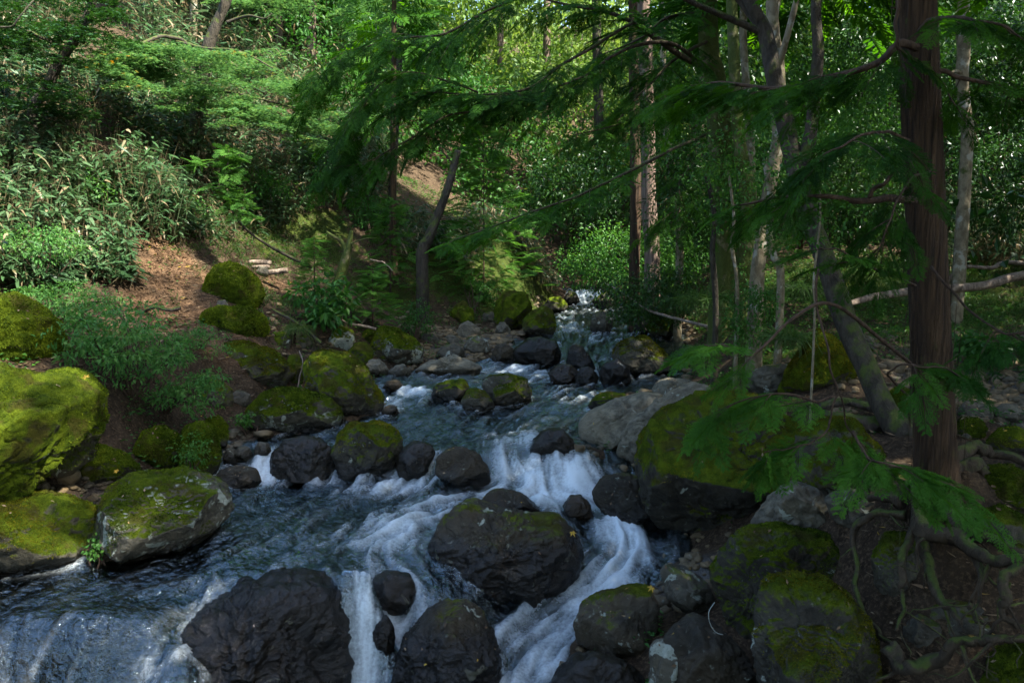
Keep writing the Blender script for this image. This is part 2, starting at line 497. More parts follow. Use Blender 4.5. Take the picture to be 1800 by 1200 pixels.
M = {
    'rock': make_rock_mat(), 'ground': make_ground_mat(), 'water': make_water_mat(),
    'cypress': leaf_mat('cypress_foliage', [(0, (.011, .040, .005)), (.5, (.028, .092, .010)), (1, (.060, .160, .015))], .6, .5, .2),
    'cypress_light': leaf_mat('sapling_foliage', [(0, (.026, .080, .012)), (.5, (.048, .140, .020)), (1, (.085, .20, .030))], .55, .42, .25),
    'maple': leaf_mat('maple_leaves', [(0, (.028, .085, .026)), (.5, (.058, .140, .040)), (.93, (.105, .195, .052)), (1, (.30, .17, .03))], .38, .40),
    'camellia': leaf_mat('glossy_leaves', [(0, (.009, .034, .007)), (.5, (.022, .066, .011)), (1, (.052, .118, .015))], .34, .26, .45),
    'shrub': leaf_mat('shrub_leaves', [(0, (.016, .060, .011)), (.5, (.034, .110, .018)), (1, (.070, .165, .024))], .45, .38, .35),
    'cypress_near': leaf_mat('near_cypress_sprays', [(0, (.013, .053, .008)), (.5, (.034, .112, .013)), (1, (.068, .180, .020))], .55, .5, .22),
    'fern': leaf_mat('fern_leaves', [(0, (.022, .080, .018)), (.5, (.050, .145, .030)), (1, (.100, .205, .042))], .5, .4, .3),
    'sasa': leaf_mat('bamboo_grass_leaves', [(0, (.018, .042, .014)), (.40, (.038, .084, .030)), (.66, (.080, .130, .062)), (.74, (.115, .11, .055)), (.86, (.14, .11, .055)), (1, (.21, .165, .095))], .36, .28, .5),
    'grass': leaf_mat('grass_blades', [(0, (.025, .060, .012)), (.6, (.050, .110, .020)), (1, (.12, .13, .04))], .5, .40),
    'farwood': leaf_mat('distant_leaves', [(0, (.034, .080, .016)), (.5, (.075, .145, .026)), (1, (.16, .225, .045))], .5, .42),
    'litter': leaf_mat('fallen_leaves', [(0, (.045, .026, .013)), (.5, (.12, .075, .038)), (.9, (.24, .175, .10)), (1, (.34, .22, .03))], .7, .1),
    'moss': leaf_mat('moss_shoots', [(0, (.018, .034, .003)), (.5, (.062, .092, .005)), (1, (.13, .165, .010))], .8, .25, .1),
    'moss_gold': leaf_mat('golden_moss_shoots', [(0, (.028, .030, .003)), (.5, (.085, .085, .005)), (1, (.17, .15, .012))], .8, .25, .1),
    'bark_red': bark_mat('red_cypress_bark', (.017, .010, .005), (.072, .042, .020), .08, .05, 44, 1.0),
    'bark_cedar': bark_mat('pale_cedar_bark', (.075, .050, .036), (.21, .15, .11), .05, .05, 30, .9),
    'bark_grey': bark_mat('pale_mottled_bark', (.10, .080, .046), (.22, .185, .115), .22, .6, 14, .5, (.27, .26, .20)),
    'bark_dark': bark_mat('dark_mossy_bark', (.018, .015, .010), (.055, .045, .030), .30, .4, 16, .9),
    'bark_moss': bark_mat('moss_covered_bark', (.07, .06, .035), (.17, .15, .07), 1.05, .5, 14, .7),
    'wood_pale': make_wood_mat('weathered_wood', (.085, .060, .042), (.26, .20, .145)),
    'wood_dark': make_wood_mat('rotten_wood', (.028, .021, .016), (.085, .065, .050), .3),
    'root': make_wood_mat('root_bark', (.020, .014, .008), (.058, .042, .024), .15),
    'twig': bark_mat('twig_bark', (.028, .017, .010), (.075, .046, .028), 0, .3, 20, .5),
}
k = NT('white_stem'); pb = k.n('BsdfPrincipled', {'Base Color': rgb(.32, .35, .31), 'Roughness': .5}); M['stem'] = k.finish(pb.outputs[0])

# ------------------------------------------------------------------ the stream bed, its water levels and the banks
WPTS = [(0,960,.80),(200,960,.80),(400,900,.82),(430,860,.84),(600,862,.86),(560,900,.82),(300,1000,.79),(150,1000,.785),(650,900,.83),
 (700,930,.82),(500,1000,.80),(600,1010,.78),(640,1025,.76),(-200,980,.79),(-100,1005,.77),
 (0,1060,.78),(150,1060,.78),(0,1112,.76),(130,1118,.76),(235,1095,.76),(270,1060,.77),(330,1040,.77),(0,1215,.45),(130,1222,.44),(250,1212,.45),(-200,1100,.76),(-200,1215,.45),(0,1330,.12),(200,1330,.12),(310,1180,.56),
 (420,1030,.77),(520,1022,.76),(420,1180,.30),(560,1180,.2),
 (600,1052,.72),(650,1056,.70),(640,1180,.17),(600,1200,.12),(770,1062,.50),(730,1085,.42),(690,1130,.28),(640,1250,.06),(700,1250,.05),
 (500,762,1.12),(600,765,1.12),(650,742,1.15),(760,782,1.08),(850,762,1.12),(950,742,1.15),(440,795,1.06),(400,805,1.02),(700,790,1.06),
 (465,806,1.03),(465,838,.86),(580,800,1.03),(580,836,.86),(745,808,1.03),(725,848,.87),
 (880,800,1.08),(950,808,1.06),(900,850,.87),(990,862,.84),(1050,868,.78),(940,880,.82),(1030,815,1.05),(860,880,.83),(790,880,.84),
 (1080,920,.70),(1120,960,.60),(1100,1000,.50),(1050,1040,.38),(980,1080,.28),(920,1130,.18),(950,1190,.10),(880,1200,.08),(930,1260,.03),(1150,1000,.52),(1150,930,.64),
 (700,700,1.25),(720,678,1.30),(900,720,1.18),(1000,700,1.25),(1100,690,1.28),(950,660,1.32),(850,650,1.33),(1000,640,1.39),(1100,662,1.33),(1180,650,1.36),(1060,672,1.27),(780,660,1.31),
 (950,620,1.46),(1100,600,1.51),(1020,590,1.53),(980,565,1.60),(1080,570,1.60),(1150,575,1.58),(1000,550,1.65),(970,540,1.68),(1060,545,1.67),
 (990,527,1.73),(1035,527,1.74),(1030,512,1.95),(1010,511,1.96),(1050,512,1.95),(1030,505,2.02),(1000,505,2.02)]
_w = np.array([Pz(*p) for p in WPTS])
WF = RBF(_w[:, :2], _w[:, 2], .12)
def W_at(xy): return WF(xy)

def hit(px, py, fn, y0=3.2, y1=34, n=260):
    """where a sight line meets a height field"""
    Y = np.geomspace(y0, y1, n)
    p = np.stack([P(px, py, y) for y in Y])
    d = p[:, 2] - fn(p[:, :2])
    s = np.where(d <= 0)[0]
    if len(s) == 0: return p[-1]
    i = max(s[0], 1)
    t = d[i - 1] / (d[i - 1] - d[i] + 1e-9)
    return p[i - 1] + (p[i] - p[i - 1]) * t

SHORE = [(-420,1030),(-150,1010),(0,990),(90,985),(170,985),(300,965),(395,915),(398,860),(385,800),(430,775),(560,752),(690,722),(672,692),(715,655),
 (800,642),(870,628),(905,598),(948,580),(938,555),(970,530),(1000,517),(1000,503),(1052,503),(1080,523),(1145,552),(1195,572),(1205,610),(1190,655),
 (1140,690),(1050,722),(1012,760),(1015,792),(1110,828),(1150,890),(1185,950),(1170,1005),(1110,1050),(1010,1110),(985,1200)]
_sh = [hit(px, py, W_at)[:2] for px, py in SHORE]
_sh = np.array(_sh + [(0.35, 4.4), (0.3, 3.2), (-4.2, 3.2), (-4.6, 4.6)])
def poly_sd(poly, q):
    """signed distance to polygon, negative inside"""
    out = np.empty(len(q))
    a = poly; b = np.roll(poly, -1, 0); e = b - a
    for k in range(0, len(q), 40000):
        p = q[k:k + 40000]
        w = p[:, None, :] - a[None]
        t = np.clip((w * e).sum(-1) / (e * e).sum(-1), 0, 1)
        d = np.sqrt(((w - e * t[..., None]) ** 2).sum(-1)).min(1)
        c = ((a[None, :, 1] <= p[:, None, 1]) != (b[None, :, 1] <= p[:, None, 1]))
        xi = a[None, :, 0] + (p[:, None, 1] - a[None, :, 1]) / np.where(np.abs(e[None, :, 1]) < 1e-9, 1e-9, e[None, :, 1]) * e[None, :, 0]
        ins = (c & (p[:, None, 0] < xi)).sum(1) % 2 == 1
        out[k:k + 40000] = np.where(ins, -d, d)
    return out

BANK = [(-300,900,4.6),(0,920,6.0),(100,880,7.0),(250,850,7.8),(380,760,9.6),(300,720,9.2),(200,650,8.8),(50,640,8.2),(-200,640,7),(350,650,10),
 (300,570,11),(450,560,12),(100,560,9.6),(0,500,10),(-200,450,10),(220,470,11.6),(300,450,12.6),(400,470,13.6),(470,470,14.6),(560,500,14.6),(600,590,13),
 (680,570,14.6),(560,660,12),(700,635,13.3),(750,560,16),(700,480,17),(760,440,18.5),(850,425,21),(950,430,24),(850,500,19.5),(900,545,19),(985,490,25),
 (100,400,11.7),(0,300,11.7),(100,200,14),(300,350,14),(300,250,15.8),(200,120,17.5),(300,100,20),(450,350,16.5),(450,200,20.5),(450,60,27),(600,350,18.8),
 (600,250,22.5),(550,130,28),(600,0,38),(700,300,26),(750,200,33),(0,100,15.3),(0,0,18),(-300,200,14),(-400,300,10),
 (900,350,30),(900,250,38),(900,170,50),(1100,250,45),(1100,150,62),
 (1070,497,26.5),(1150,520,21.5),(1200,550,17.5),(1250,600,13),(1210,650,12.3),(1250,680,11),(1160,715,9.9),(1110,775,9.1),(1200,940,7.1),(1250,1000,6.4),
 (1200,1080,5.9),(1150,1150,5.5),(1400,620,10),(1300,560,13),(1500,600,9.6),(1600,600,10),(1700,680,8.5),(1800,680,8.2),(1500,720,8),(1500,820,6.4),
 (1640,885,5.0),(1750,890,5.3),(1450,960,5.7),(1490,1080,5.2),(1900,950,5),(2200,900,5),(2200,600,8),
 (1550,520,13),(1700,560,12),(1450,480,15),(1600,470,17),(1750,440,18),(1800,400,19),(1700,310,24),(1300,450,20),(1250,350,30),(1500,350,25),(1500,220,36),
 (1800,260,22),(2200,300,18),(1400,140,55),(1700,140,42)]
XYZ = [(-12,0,3.6),(9,0,2.6),(0,-6,.9),(-5,1.5,1.2),(-9,5,3.0),(6,2,2.2),(-3,2.5,.1),(2,3,.7),(0,2,.05),(0,0,.1),(3,3.9,.75),(3.5,2.5,1.1),(2.45,4.35,.75),(3.2,4.25,.95),(2.9,3.6,.7),(2.3,4.7,.8),(4.4,4.2,1.3),(2.2,4.2,.75),
 (-40,40,24),(45,40,14),(0,90,24),(-50,90,34),(50,90,30),(-45,0,14),(45,0,9),(0,-30,3)]
_b = np.vstack([np.array([P(*p) for p in BANK]), np.array(XYZ, float)])
BF = RBF(_b[:, :2], _b[:, 2], .6)

def ground_z(xy, rough=True):
    xy = np.asarray(xy, float).reshape(-1, 2)
    b = BF(xy)
    near = (xy[:, 1] < 29) & (xy[:, 1] > 2.5) & (np.abs(xy[:, 0]) < 9)
    z = b.copy()
    if near.any():
        q = xy[near]
        w = W_at(q); sd = poly_sd(_sh, q)
        bed = w - np.minimum(.34, .05 + .45 * np.maximum(-sd, 0))
        shore = w + .22 * np.maximum(sd, 0)
        t = sstep(0, 1.1, sd)
        zz = np.where(sd < 0, bed, shore * (1 - t) + np.maximum(b[near], w - .1) * t)
        z[near] = zz
    if rough:
        p3 = np.column_stack([xy, np.zeros(len(xy))])
        a = fbm(p3 * .8, 5, 3) * .09 + fbm(p3 * 3.1, 9, 3) * .035
        far = sstep(25, 45, xy[:, 1])
        z = z + a * (1 + 5 * far)
    return z
def gz(x, y): return float(ground_z(np.array([[x, y]]))[0])
def on_ground(px, py):
    p = hit(px, py, lambda q: ground_z(q), 3.2, 70, 300)
    return p

def graded(lo, a, b, hi, fine, growth):
    mid = list(np.arange(a, b, fine))
    up, s, x = [], fine, b
    while x < hi: up.append(x); s *= growth; x += s
    dn, s, x = [], fine, a
    while x > lo:
        s *= growth; x -= s; dn.append(x)
    return np.array(dn[::-1] + mid + up)
gx = graded(-70, -8, 6, 70, .075, 1.06)
gy = graded(-12, 3, 26, 130, .075, 1.05)
GX, GY = np.meshgrid(gx, gy)
gq = np.column_stack([GX.ravel(), GY.ravel()])
gzv = ground_z(gq)
def blob(q, items):
    m = np.zeros(len(q))
    for (px, py, Y, r, a) in items:
        c = P(px, py, Y)[:2]
        m = np.maximum(m, a * np.exp(-((q - c) ** 2).sum(1) / r ** 2))
    return m
BARE = [(280,490,11.9,.6,1),(300,455,12.6,.6,1),(330,540,11.4,.6,1),(370,520,12.6,.5,.9),(200,590,9.6,.5,.6),(60,640,8.4,.5,.7),(370,620,10.6,.7,.9),(270,520,11.2,.6,1),(480,490,14,.6,.7),(430,600,11.4,.6,.7)]
GRAV = [(1720,680,8.5,1.1,1),(1800,690,8.2,1.0,1),(1760,720,7.8,.8,1),(1660,650,9.2,.8,.8),(200,870,7.2,.45,1),(130,880,6.9,.4,1),(420,790,8.9,.4,1),(850,590,15.2,1.0,1),(780,620,14,.6,1),(1210,980,6.6,.35,.8),(560,650,12.2,.5,.7),(1480,610,9.4,.7,.6)]
GREEN = [(1550,480,15,3.5,1),(1700,560,12,1.6,.8),(1600,600,10,.9,.7),(780,520,18.5,2.2,1),(880,470,21,2.2,.9),(700,560,16,.9,1),(1400,600,10.5,1.0,.9),(950,480,23,2,.9),(450,440,16,1.6,.6),(560,420,17,1.5,.7)]
_t = np.column_stack([gq, np.zeros(len(gq))])
_nz = fbm(_t * 1.3, 31, 3) * .3
g_bare = sstep(.35, .8, blob(gq, BARE) + _nz * .6); g_grav = sstep(.35, .75, blob(gq, GRAV) + _nz * .5); g_green = np.clip(blob(gq, GREEN) + _nz * .5, 0, 1)
nx, ny = len(gx), len(gy)
ii = (np.arange(ny - 1)[:, None] * nx + np.arange(nx - 1)[None, :]).ravel()
link('ground', mesh_from('ground', np.column_stack([gq, gzv]), np.stack([ii, ii + 1, ii + nx + 1, ii + nx], -1), True,
     {'bare': g_bare, 'gravel': g_grav, 'green': g_green}), M['ground'], kind='structure')


# ------------------------------------------------------------------ boulders and stones
_ico = {}
ROCKS = []
def ico(n):
    if n not in _ico:
        bm = bmesh.new(); bmesh.ops.create_icosphere(bm, subdivisions=n, radius=1)
        V = np.array([v.co[:] for v in bm.verts]); T = np.array([[v.index for v in f.verts] for f in bm.faces]); bm.free()
        _ico[n] = (nrm(V), T)
    return _ico[n]
def outline_radius(poly, th):
    """distance from the centre to a closed outline in each direction"""
    a = poly; b = np.roll(poly, -1, 0)
    d = np.stack([np.cos(th), np.sin(th)], -1)
    best = np.zeros(len(th))
    for p, q in zip(a, b):
        e = q - p
        den = d[:, 0] * e[1] - d[:, 1] * e[0]
        den = np.where(np.abs(den) < 1e-9, 1e-9, den)
        t = (p[0] * e[1] - p[1] * e[0]) / den
        u = (p[0] * d[:, 1] - p[1] * d[:, 0]) / den
        ok = (t > 0) & (u >= -1e-6) & (u <= 1 + 1e-6)
        best = np.where(ok, np.maximum(best, t), best)
    return best
def boulder(poly, Y, label, moss=.5, lichen=0., tone=1., warm=.25, depth=.85, lvl=5, rough=1., name='boulder', cat='boulder', group=None, seed=None, cut=7, wet=None, fix=False):
    poly = np.array(poly, float)
    cxp = .5 * (poly[:, 0].min() + poly[:, 0].max()); cyp = .5 * (poly[:, 1].min() + poly[:, 1].max())
    wid0 = (poly[:, 0].max() - poly[:, 0].min()) / F * Y; hei0 = (poly[:, 1].max() - poly[:, 1].min()) / F * Y
    D0 = depth * .5 * min(max(wid0, hei0), 1.5 * min(wid0, hei0))
    hp = hit(cxp, poly[:, 1].max() - .14 * (poly[:, 1].max() - poly[:, 1].min()), lambda q: np.maximum(W_at(q) - 50 * (poly_sd(_sh, q) > .3), ground_z(q, False)), Y * .7, Y * 1.35, 90)
    Y = Y if fix else float(np.clip(hp[1] + D0 * .62, Y * .88, Y * 1.14))
    C = P(cxp, cyp, Y)
    dist = np.linalg.norm(C - np.array([0, 0, CZ]))
    view = nrm(np.array([C[0], C[1], 0])); right = np.array([view[1], -view[0], 0]); up = np.array([0, 0, 1.0])
    uv = np.column_stack([(poly[:, 0] - cxp), -(poly[:, 1] - cyp)]) / F * Y / math.cos(math.atan2(C[0], Y)) 
    th = np.linspace(-math.pi, math.pi, 361)
    R = outline_radius(uv, th)
    kx = np.arange(-14, 15); ker = np.exp(-kx ** 2 / 32.); ker /= ker.sum()
    Rs = np.convolve(np.concatenate([R[-15:-1], R, R[1:15]]), ker, 'valid')
    R = .35 * R + .65 * Rs
    wid = uv[:, 0].max() - uv[:, 0].min(); hei = uv[:, 1].max() - uv[:, 1].min()
    seed = seed if seed is not None else int(abs(cxp * 7 + cyp * 13)) % 99991
    r = np.random.default_rng(seed)
    N, T = ico(lvl)
    a = N[:, 0]; b = N[:, 2]; d = N[:, 1]
    thv = np.arctan2(b, a); rad = np.interp(thv, th, R)
    D = depth * .5 * min(max(wid, hei), 1.5 * min(wid, hei))
    pw = 2.5
    s = (1 - np.abs(d) ** pw) ** (1 / pw)
    hyp = np.sqrt(a * a + b * b) + 1e-9
    q = np.stack([a / hyp * s * rad, np.sign(d) * np.abs(d) ** 1.0 * D, b / hyp * s * rad], -1)
    # broken faces
    sc = .5 * (wid + hei) / 2
    K = r.normal(size=(cut + 10, 3)); K = nrm(K); H = r.uniform(.56, .90, cut + 10)
    ext = np.array([wid / 2, D, hei / 2])
    qn = q / ext
    f = np.ones(len(q))
    for m, h in zip(K, H):
        if m[1] > .2: m = m * np.array([1, -1, 1])
        dd = qn @ m
        t = np.where(dd > h, h / np.maximum(dd, 1e-6), 1)
        lim = 1 - .96 * (1 - t)
        facing = np.clip(-N[:, 1] * 1.9, .22, 1)     # silhouettes keep their outline, front faces are cut
        f = np.minimum(f, 1 - (1 - lim) * facing)
    q = q * f[:, None]
    n1 = fbm(N * 1.7 + r.uniform(0, 50, 3), seed, 3); n2 = fbm(N * 5.0 + r.uniform(0, 50, 3), seed + 3, 4); n3 = 1 - np.abs(fbm(N * 3.1 + r.uniform(0, 50, 3), seed + 5, 3))
    disp = sc * rough * (.060 * n1 + .034 * n2 - .035 * sstep(.88, 1.0, n3))
    if lvl >= 6: disp = disp + sc * rough * .011 * fbm(N * 17 + r.uniform(0, 9, 3), seed + 9, 3)
    q = q + nrm(q) * disp[:, None]
    V = q[:, 0:1] * right + q[:, 1:2] * view + q[:, 2:3] * up
    base = C - up * hei * .5
    V = V + up * hei * .5
    o = link(name, mesh_from(name, V, T, True), M['rock'], None, tuple(base), label, cat, group)
    ROCKS.append((o, V + base, N, T, moss, lvl, dist, warm))
    near_w = float(W_at(np.array([[C[0], C[1]]]))[0])
    sdv = float(poly_sd(_sh, np.array([[C[0], C[1]]]))[0])
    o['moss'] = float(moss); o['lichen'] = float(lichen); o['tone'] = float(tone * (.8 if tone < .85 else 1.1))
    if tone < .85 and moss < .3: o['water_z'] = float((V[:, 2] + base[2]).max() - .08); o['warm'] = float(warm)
    o['water_z'] = float(wet if wet is not None else (near_w if sdv < .5 else -9))
    return o

B = boulder
GL = 'boulders along the stream'
B([(-130,700),(-60,668),(0,660),(60,662),(110,676),(136,710),(128,760),(85,800),(20,860),(-80,900),(-150,800)],5.8,'big bright green moss covered boulder cut by the left frame edge, lower of two there',.95,.1,lvl=7,depth=1.0,cut=4)
B([(92,655),(140,652),(170,678),(184,702),(174,740),(150,800),(100,830),(60,780),(70,690)],6.3,'mossy boulder wedged behind the big bright green boulder, below the fern shrub',.75,.2,lvl=6)
B([(-50,560),(0,530),(30,523),(60,545),(85,575),(94,605),(75,635),(20,640),(-60,660)],8.,'rounded moss covered boulder beside the brown path, upper of two at left edge',.95,.05,lvl=6,cut=4)
B([(-60,900),(20,880),(80,876),(122,895),(152,930),(165,960),(135,1005),(60,1030),(-60,1030)],6.3,'olive mossy boulder at the water edge below the pebble patch, left corner',.6,.1,warm=.8,lvl=6,cut=4)
B([(128,895),(150,884),(180,900),(188,930),(165,960),(130,950)],6.9,'small mossy rock squeezed between the olive mossy boulder and the lichen patched boulder',.75,wet=-9)
B([(200,862),(240,838),(275,830),(320,838),(370,857),(402,880),(400,910),(355,945),(300,970),(250,1000),(185,1000),(172,940),(190,905)],6.9,'boulder with large pale grey lichen patches and moss beside the still pool',.40,.55,lvl=7,tone=1.1,depth=1.0,cut=5)
B([(122,805),(170,785),(212,800),(238,830),(205,860),(135,860)],7.6,'dark mossy rock in the shade under the fern shrub, above the pebble patch',.7)
B([(238,790),(255,760),(285,750),(315,772),(320,810),(290,835),(245,830)],8.3,'round moss covered boulder, left one of the pair under the fern shrub',.85,cut=3)
B([(316,800),(325,752),(350,740),(380,762),(388,800),(372,860),(328,860)],8.2,'round mossy boulder draped with creeping leaves, right one of the pair under the fern shrub',.8,cut=3)
B([(356,760),(365,736),(385,731),(402,750),(398,785),(372,795)],8.9,'small dark moss ball of a rock above the little waterfall',.9,cut=2)
B([(346,700),(365,670),(390,666),(409,690),(407,725),(372,735)],9.5,'brownish mossy rock beneath the right end of the fern shrub',.5)
B([(403,695),(420,684),(440,693),(442,722),(412,728)],9.5,'small brown earthy stone between fern shrub and wedge shaped boulder',.2,warm=.7)
B([(392,625),(400,603),(430,600),(480,618),(502,640),(514,660),(497,680),(460,692),(425,690),(405,660)],10.8,'tan boulder with a bright moss cap and a dark underside by the path',.55,.25,lvl=6,warm=.5)
B([(500,640),(510,622),(526,621),(534,645),(530,685),(504,685)],11.2,'narrow upright mossy stone between two larger mossy boulders',.7)
B([(532,640),(545,618),(580,609),(612,614),(637,640),(657,680),(677,705),(682,735),(655,752),(615,755),(570,735),(543,690)],10.6,'largest mossy boulder on the left bank, sloping like a ramp to the water',.62,.15,lvl=7,warm=.5,cut=5)
B([(433,718),(460,688),(485,679),(540,687),(577,700),(600,728),(602,752),(560,775),(490,778),(438,755)],10.2,'loaf shaped boulder with yellow green moss on top and white lichen at its right end',.62,.55,lvl=6,cut=4)
B([(360,512),(368,485),(385,467),(405,461),(430,473),(455,495),(462,522),(442,545),(400,550),(368,540)],13.,'haystack shaped boulder thick with golden moss, standing by the log steps',.98,0,lvl=6,rough=.7,cut=3)
B([(356,560),(365,545),(400,537),(440,543),(464,560),(475,585),(450,605),(400,600),(366,585)],11.8,'low flat moss cushion rock below the haystack shaped boulder',.9,0,lvl=6)
B([(651,607),(660,580),(672,572),(700,578),(730,598),(743,613),(742,640),(710,655),(668,655),(652,630)],13.4,'sunlit boulder spotted with white lichen and moss on left bank of the stream',.55,.7,lvl=6,tone=1.2,cut=5)
B([(576,600),(585,580),(600,571),(622,583),(627,602),(608,622),(583,622)],13.2,'lichen speckled round stone behind the ramp shaped boulder',.55,.9)
B([(610,620),(625,603),(645,600),(657,615),(652,645),(622,650)],12.8,'small mossy rock against the white lichen spotted boulder',.75)
B([(634,590),(644,577),(660,575),(668,592),(658,608),(638,608)],14.,'small moss rock behind the white lichen spotted boulder',.85,cut=3)
B([(864,562),(870,530),(885,511),(905,506),(926,514),(935,540),(928,570),(900,592),(873,588)],17.5,'tall mossy boulder standing at the bend under the dark bank',.8,.2,lvl=6,warm=.5,cut=5)
B([(918,562),(935,545),(960,537),(973,548),(979,580),(972,602),(935,602),(918,580)],17.,'wedge shaped mossy boulder at the water, right of the tall mossy boulder',.72,.3,lvl=6,cut=5)
B([(788,554),(800,535),(815,526),(834,545),(834,575),(798,576)],17.5,'dark green mossy rock in shadow at the foot of the mossy bank',.9)
B([(800,585),(808,571),(822,562),(842,575),(850,592),(820,602),(803,598)],16.,'pale tan angular stone among cobbles on the far left bank',.05,.2,tone=1.9,warm=.5)
B([(869,582),(878,565),(888,567),(898,580),(895,594),(873,594)],16.3,'pale egg shaped stone below the tall mossy boulder',.05,.1,tone=1.8,warm=.4)
B([(776,602),(785,589),(800,589),(810,601),(798,611)],15.2,'flat pale stone on the gravel bar left of the angular cobbles',.02,0,tone=1.7,warm=.4,lvl=4)
B([(810,618),(822,596),(840,587),(857,598),(864,618),(845,632),(818,632)],15.,'half mossy angular cobble on the gravel bar, in front of the pale tan stone',.3,.4,tone=1.4,warm=.4)
B([(860,628),(872,607),(890,602),(905,615),(908,640),(875,645)],14.4,'dark wet rock at the left foot of the black dome rock',.15,.0,tone=.7)
B([(896,635),(905,610),(925,596),(950,591),(977,600),(990,622),(988,650),(935,652)],14.3,'smooth blue black wet dome of a rock in mid stream',.0,.0,tone=.55,lvl=6,rough=.6,wet=1.85,cut=2)
B([(995,640),(998,610),(1008,601),(1022,607),(1042,635),(1052,660),(1010,665)],13.2,'black fin shaped rock standing up out of the rapids',.2,0,tone=.45,wet=1.6)
B([(961,658),(985,638),(1005,640),(1020,656),(1002,678),(972,680)],12.8,'low reddish wet rock at the left foot of the fin shaped rock',.0,0,tone=.6,warm=.8,wet=1.6)
B([(1008,665),(1020,645),(1035,642),(1053,662),(1048,682),(1012,682)],12.7,'grey wet rock at the right foot of the fin shaped rock',.0,0,tone=.75,wet=1.55)
B([(1070,622),(1085,604),(1110,594),(1140,594),(1167,614),(1184,645),(1172,672),(1130,672),(1090,650)],13.2,'broad olive boulder against the right bank across from the fin shaped rock',.4,.1,lvl=6,tone=.95,warm=.5,cut=4)
B([(1051,658),(1065,635),(1085,627),(1106,645),(1111,675),(1080,685),(1058,680)],12.8,'blue black wet rock beside a small spill, in front of the broad olive boulder',.0,0,tone=.5,wet=1.65)
B([(843,670),(855,656),(890,655),(930,664),(936,685),(934,712),(900,725),(865,722),(845,695)],11.4,'block shaped olive boulder in the middle of the rapids',.42,.1,lvl=6,warm=.35,cut=6)
B([(808,710),(820,685),(840,679),(860,694),(874,718),(850,732),(825,730)],11.2,'mossy rock leaning on the left side of the block shaped boulder',.45)
B([(755,697),(765,674),(790,667),(815,664),(827,680),(818,704),(790,714),(763,714)],11.7,'dark two humped rock with a green top in the rapids',.35,0,tone=.6)
B([(722,652),(750,637),(800,625),(822,632),(848,645),(842,662),(790,666),(735,664)],12.6,'pale flat slab lying at the edge of the rapids',.0,.1,tone=2.4,warm=.2,depth=.8,lvl=6)
B([(641,641),(650,631),(668,631),(685,650),(682,664),(652,664)],12.4,'pale squared block beside the lichen spotted boulder at waterside',.02,.2,tone=2.1,warm=.4,cut=9)
B([(682,652),(695,640),(710,640),(724,655),(717,668),(688,668)],12.2,'olive pale cobble between the squared block and the flat slab',.25,.1,tone=1.7,warm=.5)
B([(585,792),(600,760),(625,741),(660,737),(692,747),(710,770),(714,800),(694,840),(650,855),(600,845)],9.,'round boulder with brown moss cap between two little waterfalls',.52,.1,lvl=6,warm=.5,tone=.8,cut=3)
B([(476,795),(500,768),(535,762),(572,774),(593,800),(598,845),(550,860),(500,855),(474,835)],8.9,'wet glistening rock with water sheeting over it, between the left waterfalls',.0,.0,tone=.8,lvl=6,wet=1.6)
B([(376,848),(390,825),(420,819),(452,825),(459,850),(435,868),(388,868)],8.4,'dark flat rock at the left edge of the pool under the first waterfall',.15,0,tone=.6)
B([(695,822),(705,790),(730,772),(760,779),(768,800),(738,850),(705,855)],9.,'wet rock beside the third waterfall, right of the brown capped boulder',.0,.2,tone=.8,wet=1.5)
B([(763,802),(785,784),(815,784),(847,804),(865,826),(864,860),(830,872),(788,866),(768,835)],8.6,'black wet boulder left of the main white chute',.1,0,tone=.5,lvl=6,cut=5)
B([(930,794),(940,770),(960,754),(985,751),(1007,770),(1022,800),(985,812),(948,812)],9.7,'dark wet rock at the head of the main white chute',.05,0,tone=.6,wet=1.35)
B([(1031,716),(1045,697),(1065,687),(1100,689),(1113,706),(1092,728),(1048,730)],10.9,'dark mossy dome rock beside the pale flat boulder, upstream of it',.5,0,tone=.7)
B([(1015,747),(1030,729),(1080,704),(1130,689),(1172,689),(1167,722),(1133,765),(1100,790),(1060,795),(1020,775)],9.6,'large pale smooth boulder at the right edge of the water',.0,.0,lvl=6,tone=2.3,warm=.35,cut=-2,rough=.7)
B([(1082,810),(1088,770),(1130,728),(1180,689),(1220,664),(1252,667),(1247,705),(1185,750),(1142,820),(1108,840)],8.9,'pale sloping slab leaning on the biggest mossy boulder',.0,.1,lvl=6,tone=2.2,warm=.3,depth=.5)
B([(1146,688),(1155,669),(1180,663),(1217,667),(1212,695),(1180,710),(1150,706)],9.9,'tan stone behind the pale smooth boulder on the right bank',.05,.2,tone=2.0,warm=.6)
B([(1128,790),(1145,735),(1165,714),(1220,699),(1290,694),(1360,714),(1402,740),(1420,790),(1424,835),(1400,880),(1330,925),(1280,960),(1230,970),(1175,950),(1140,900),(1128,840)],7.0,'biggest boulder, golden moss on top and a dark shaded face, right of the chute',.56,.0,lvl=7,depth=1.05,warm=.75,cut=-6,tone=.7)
B([(1398,765),(1440,735),(1500,739),(1542,780),(1548,850),(1480,885),(1408,870)],6.9,'mossy rock continuing right of the biggest boulder, strewn with brown litter',.6,0,lvl=6,warm=.6)
B([(1376,695),(1390,650),(1420,600),(1435,578),(1460,593),(1490,628),(1510,665),(1508,695),(1450,705),(1400,712)],8.3,'pointed boulder with glowing yellow moss by the leaning tree',.88,.1,lvl=6,warm=.6,tone=1.2,cut=5)
B([(1306,674),(1330,650),(1370,638),(1402,648),(1398,690),(1340,700)],8.5,'pale ledge rock at the left foot of the pointed yellow moss boulder',.1,.3,tone=1.2,warm=.5)
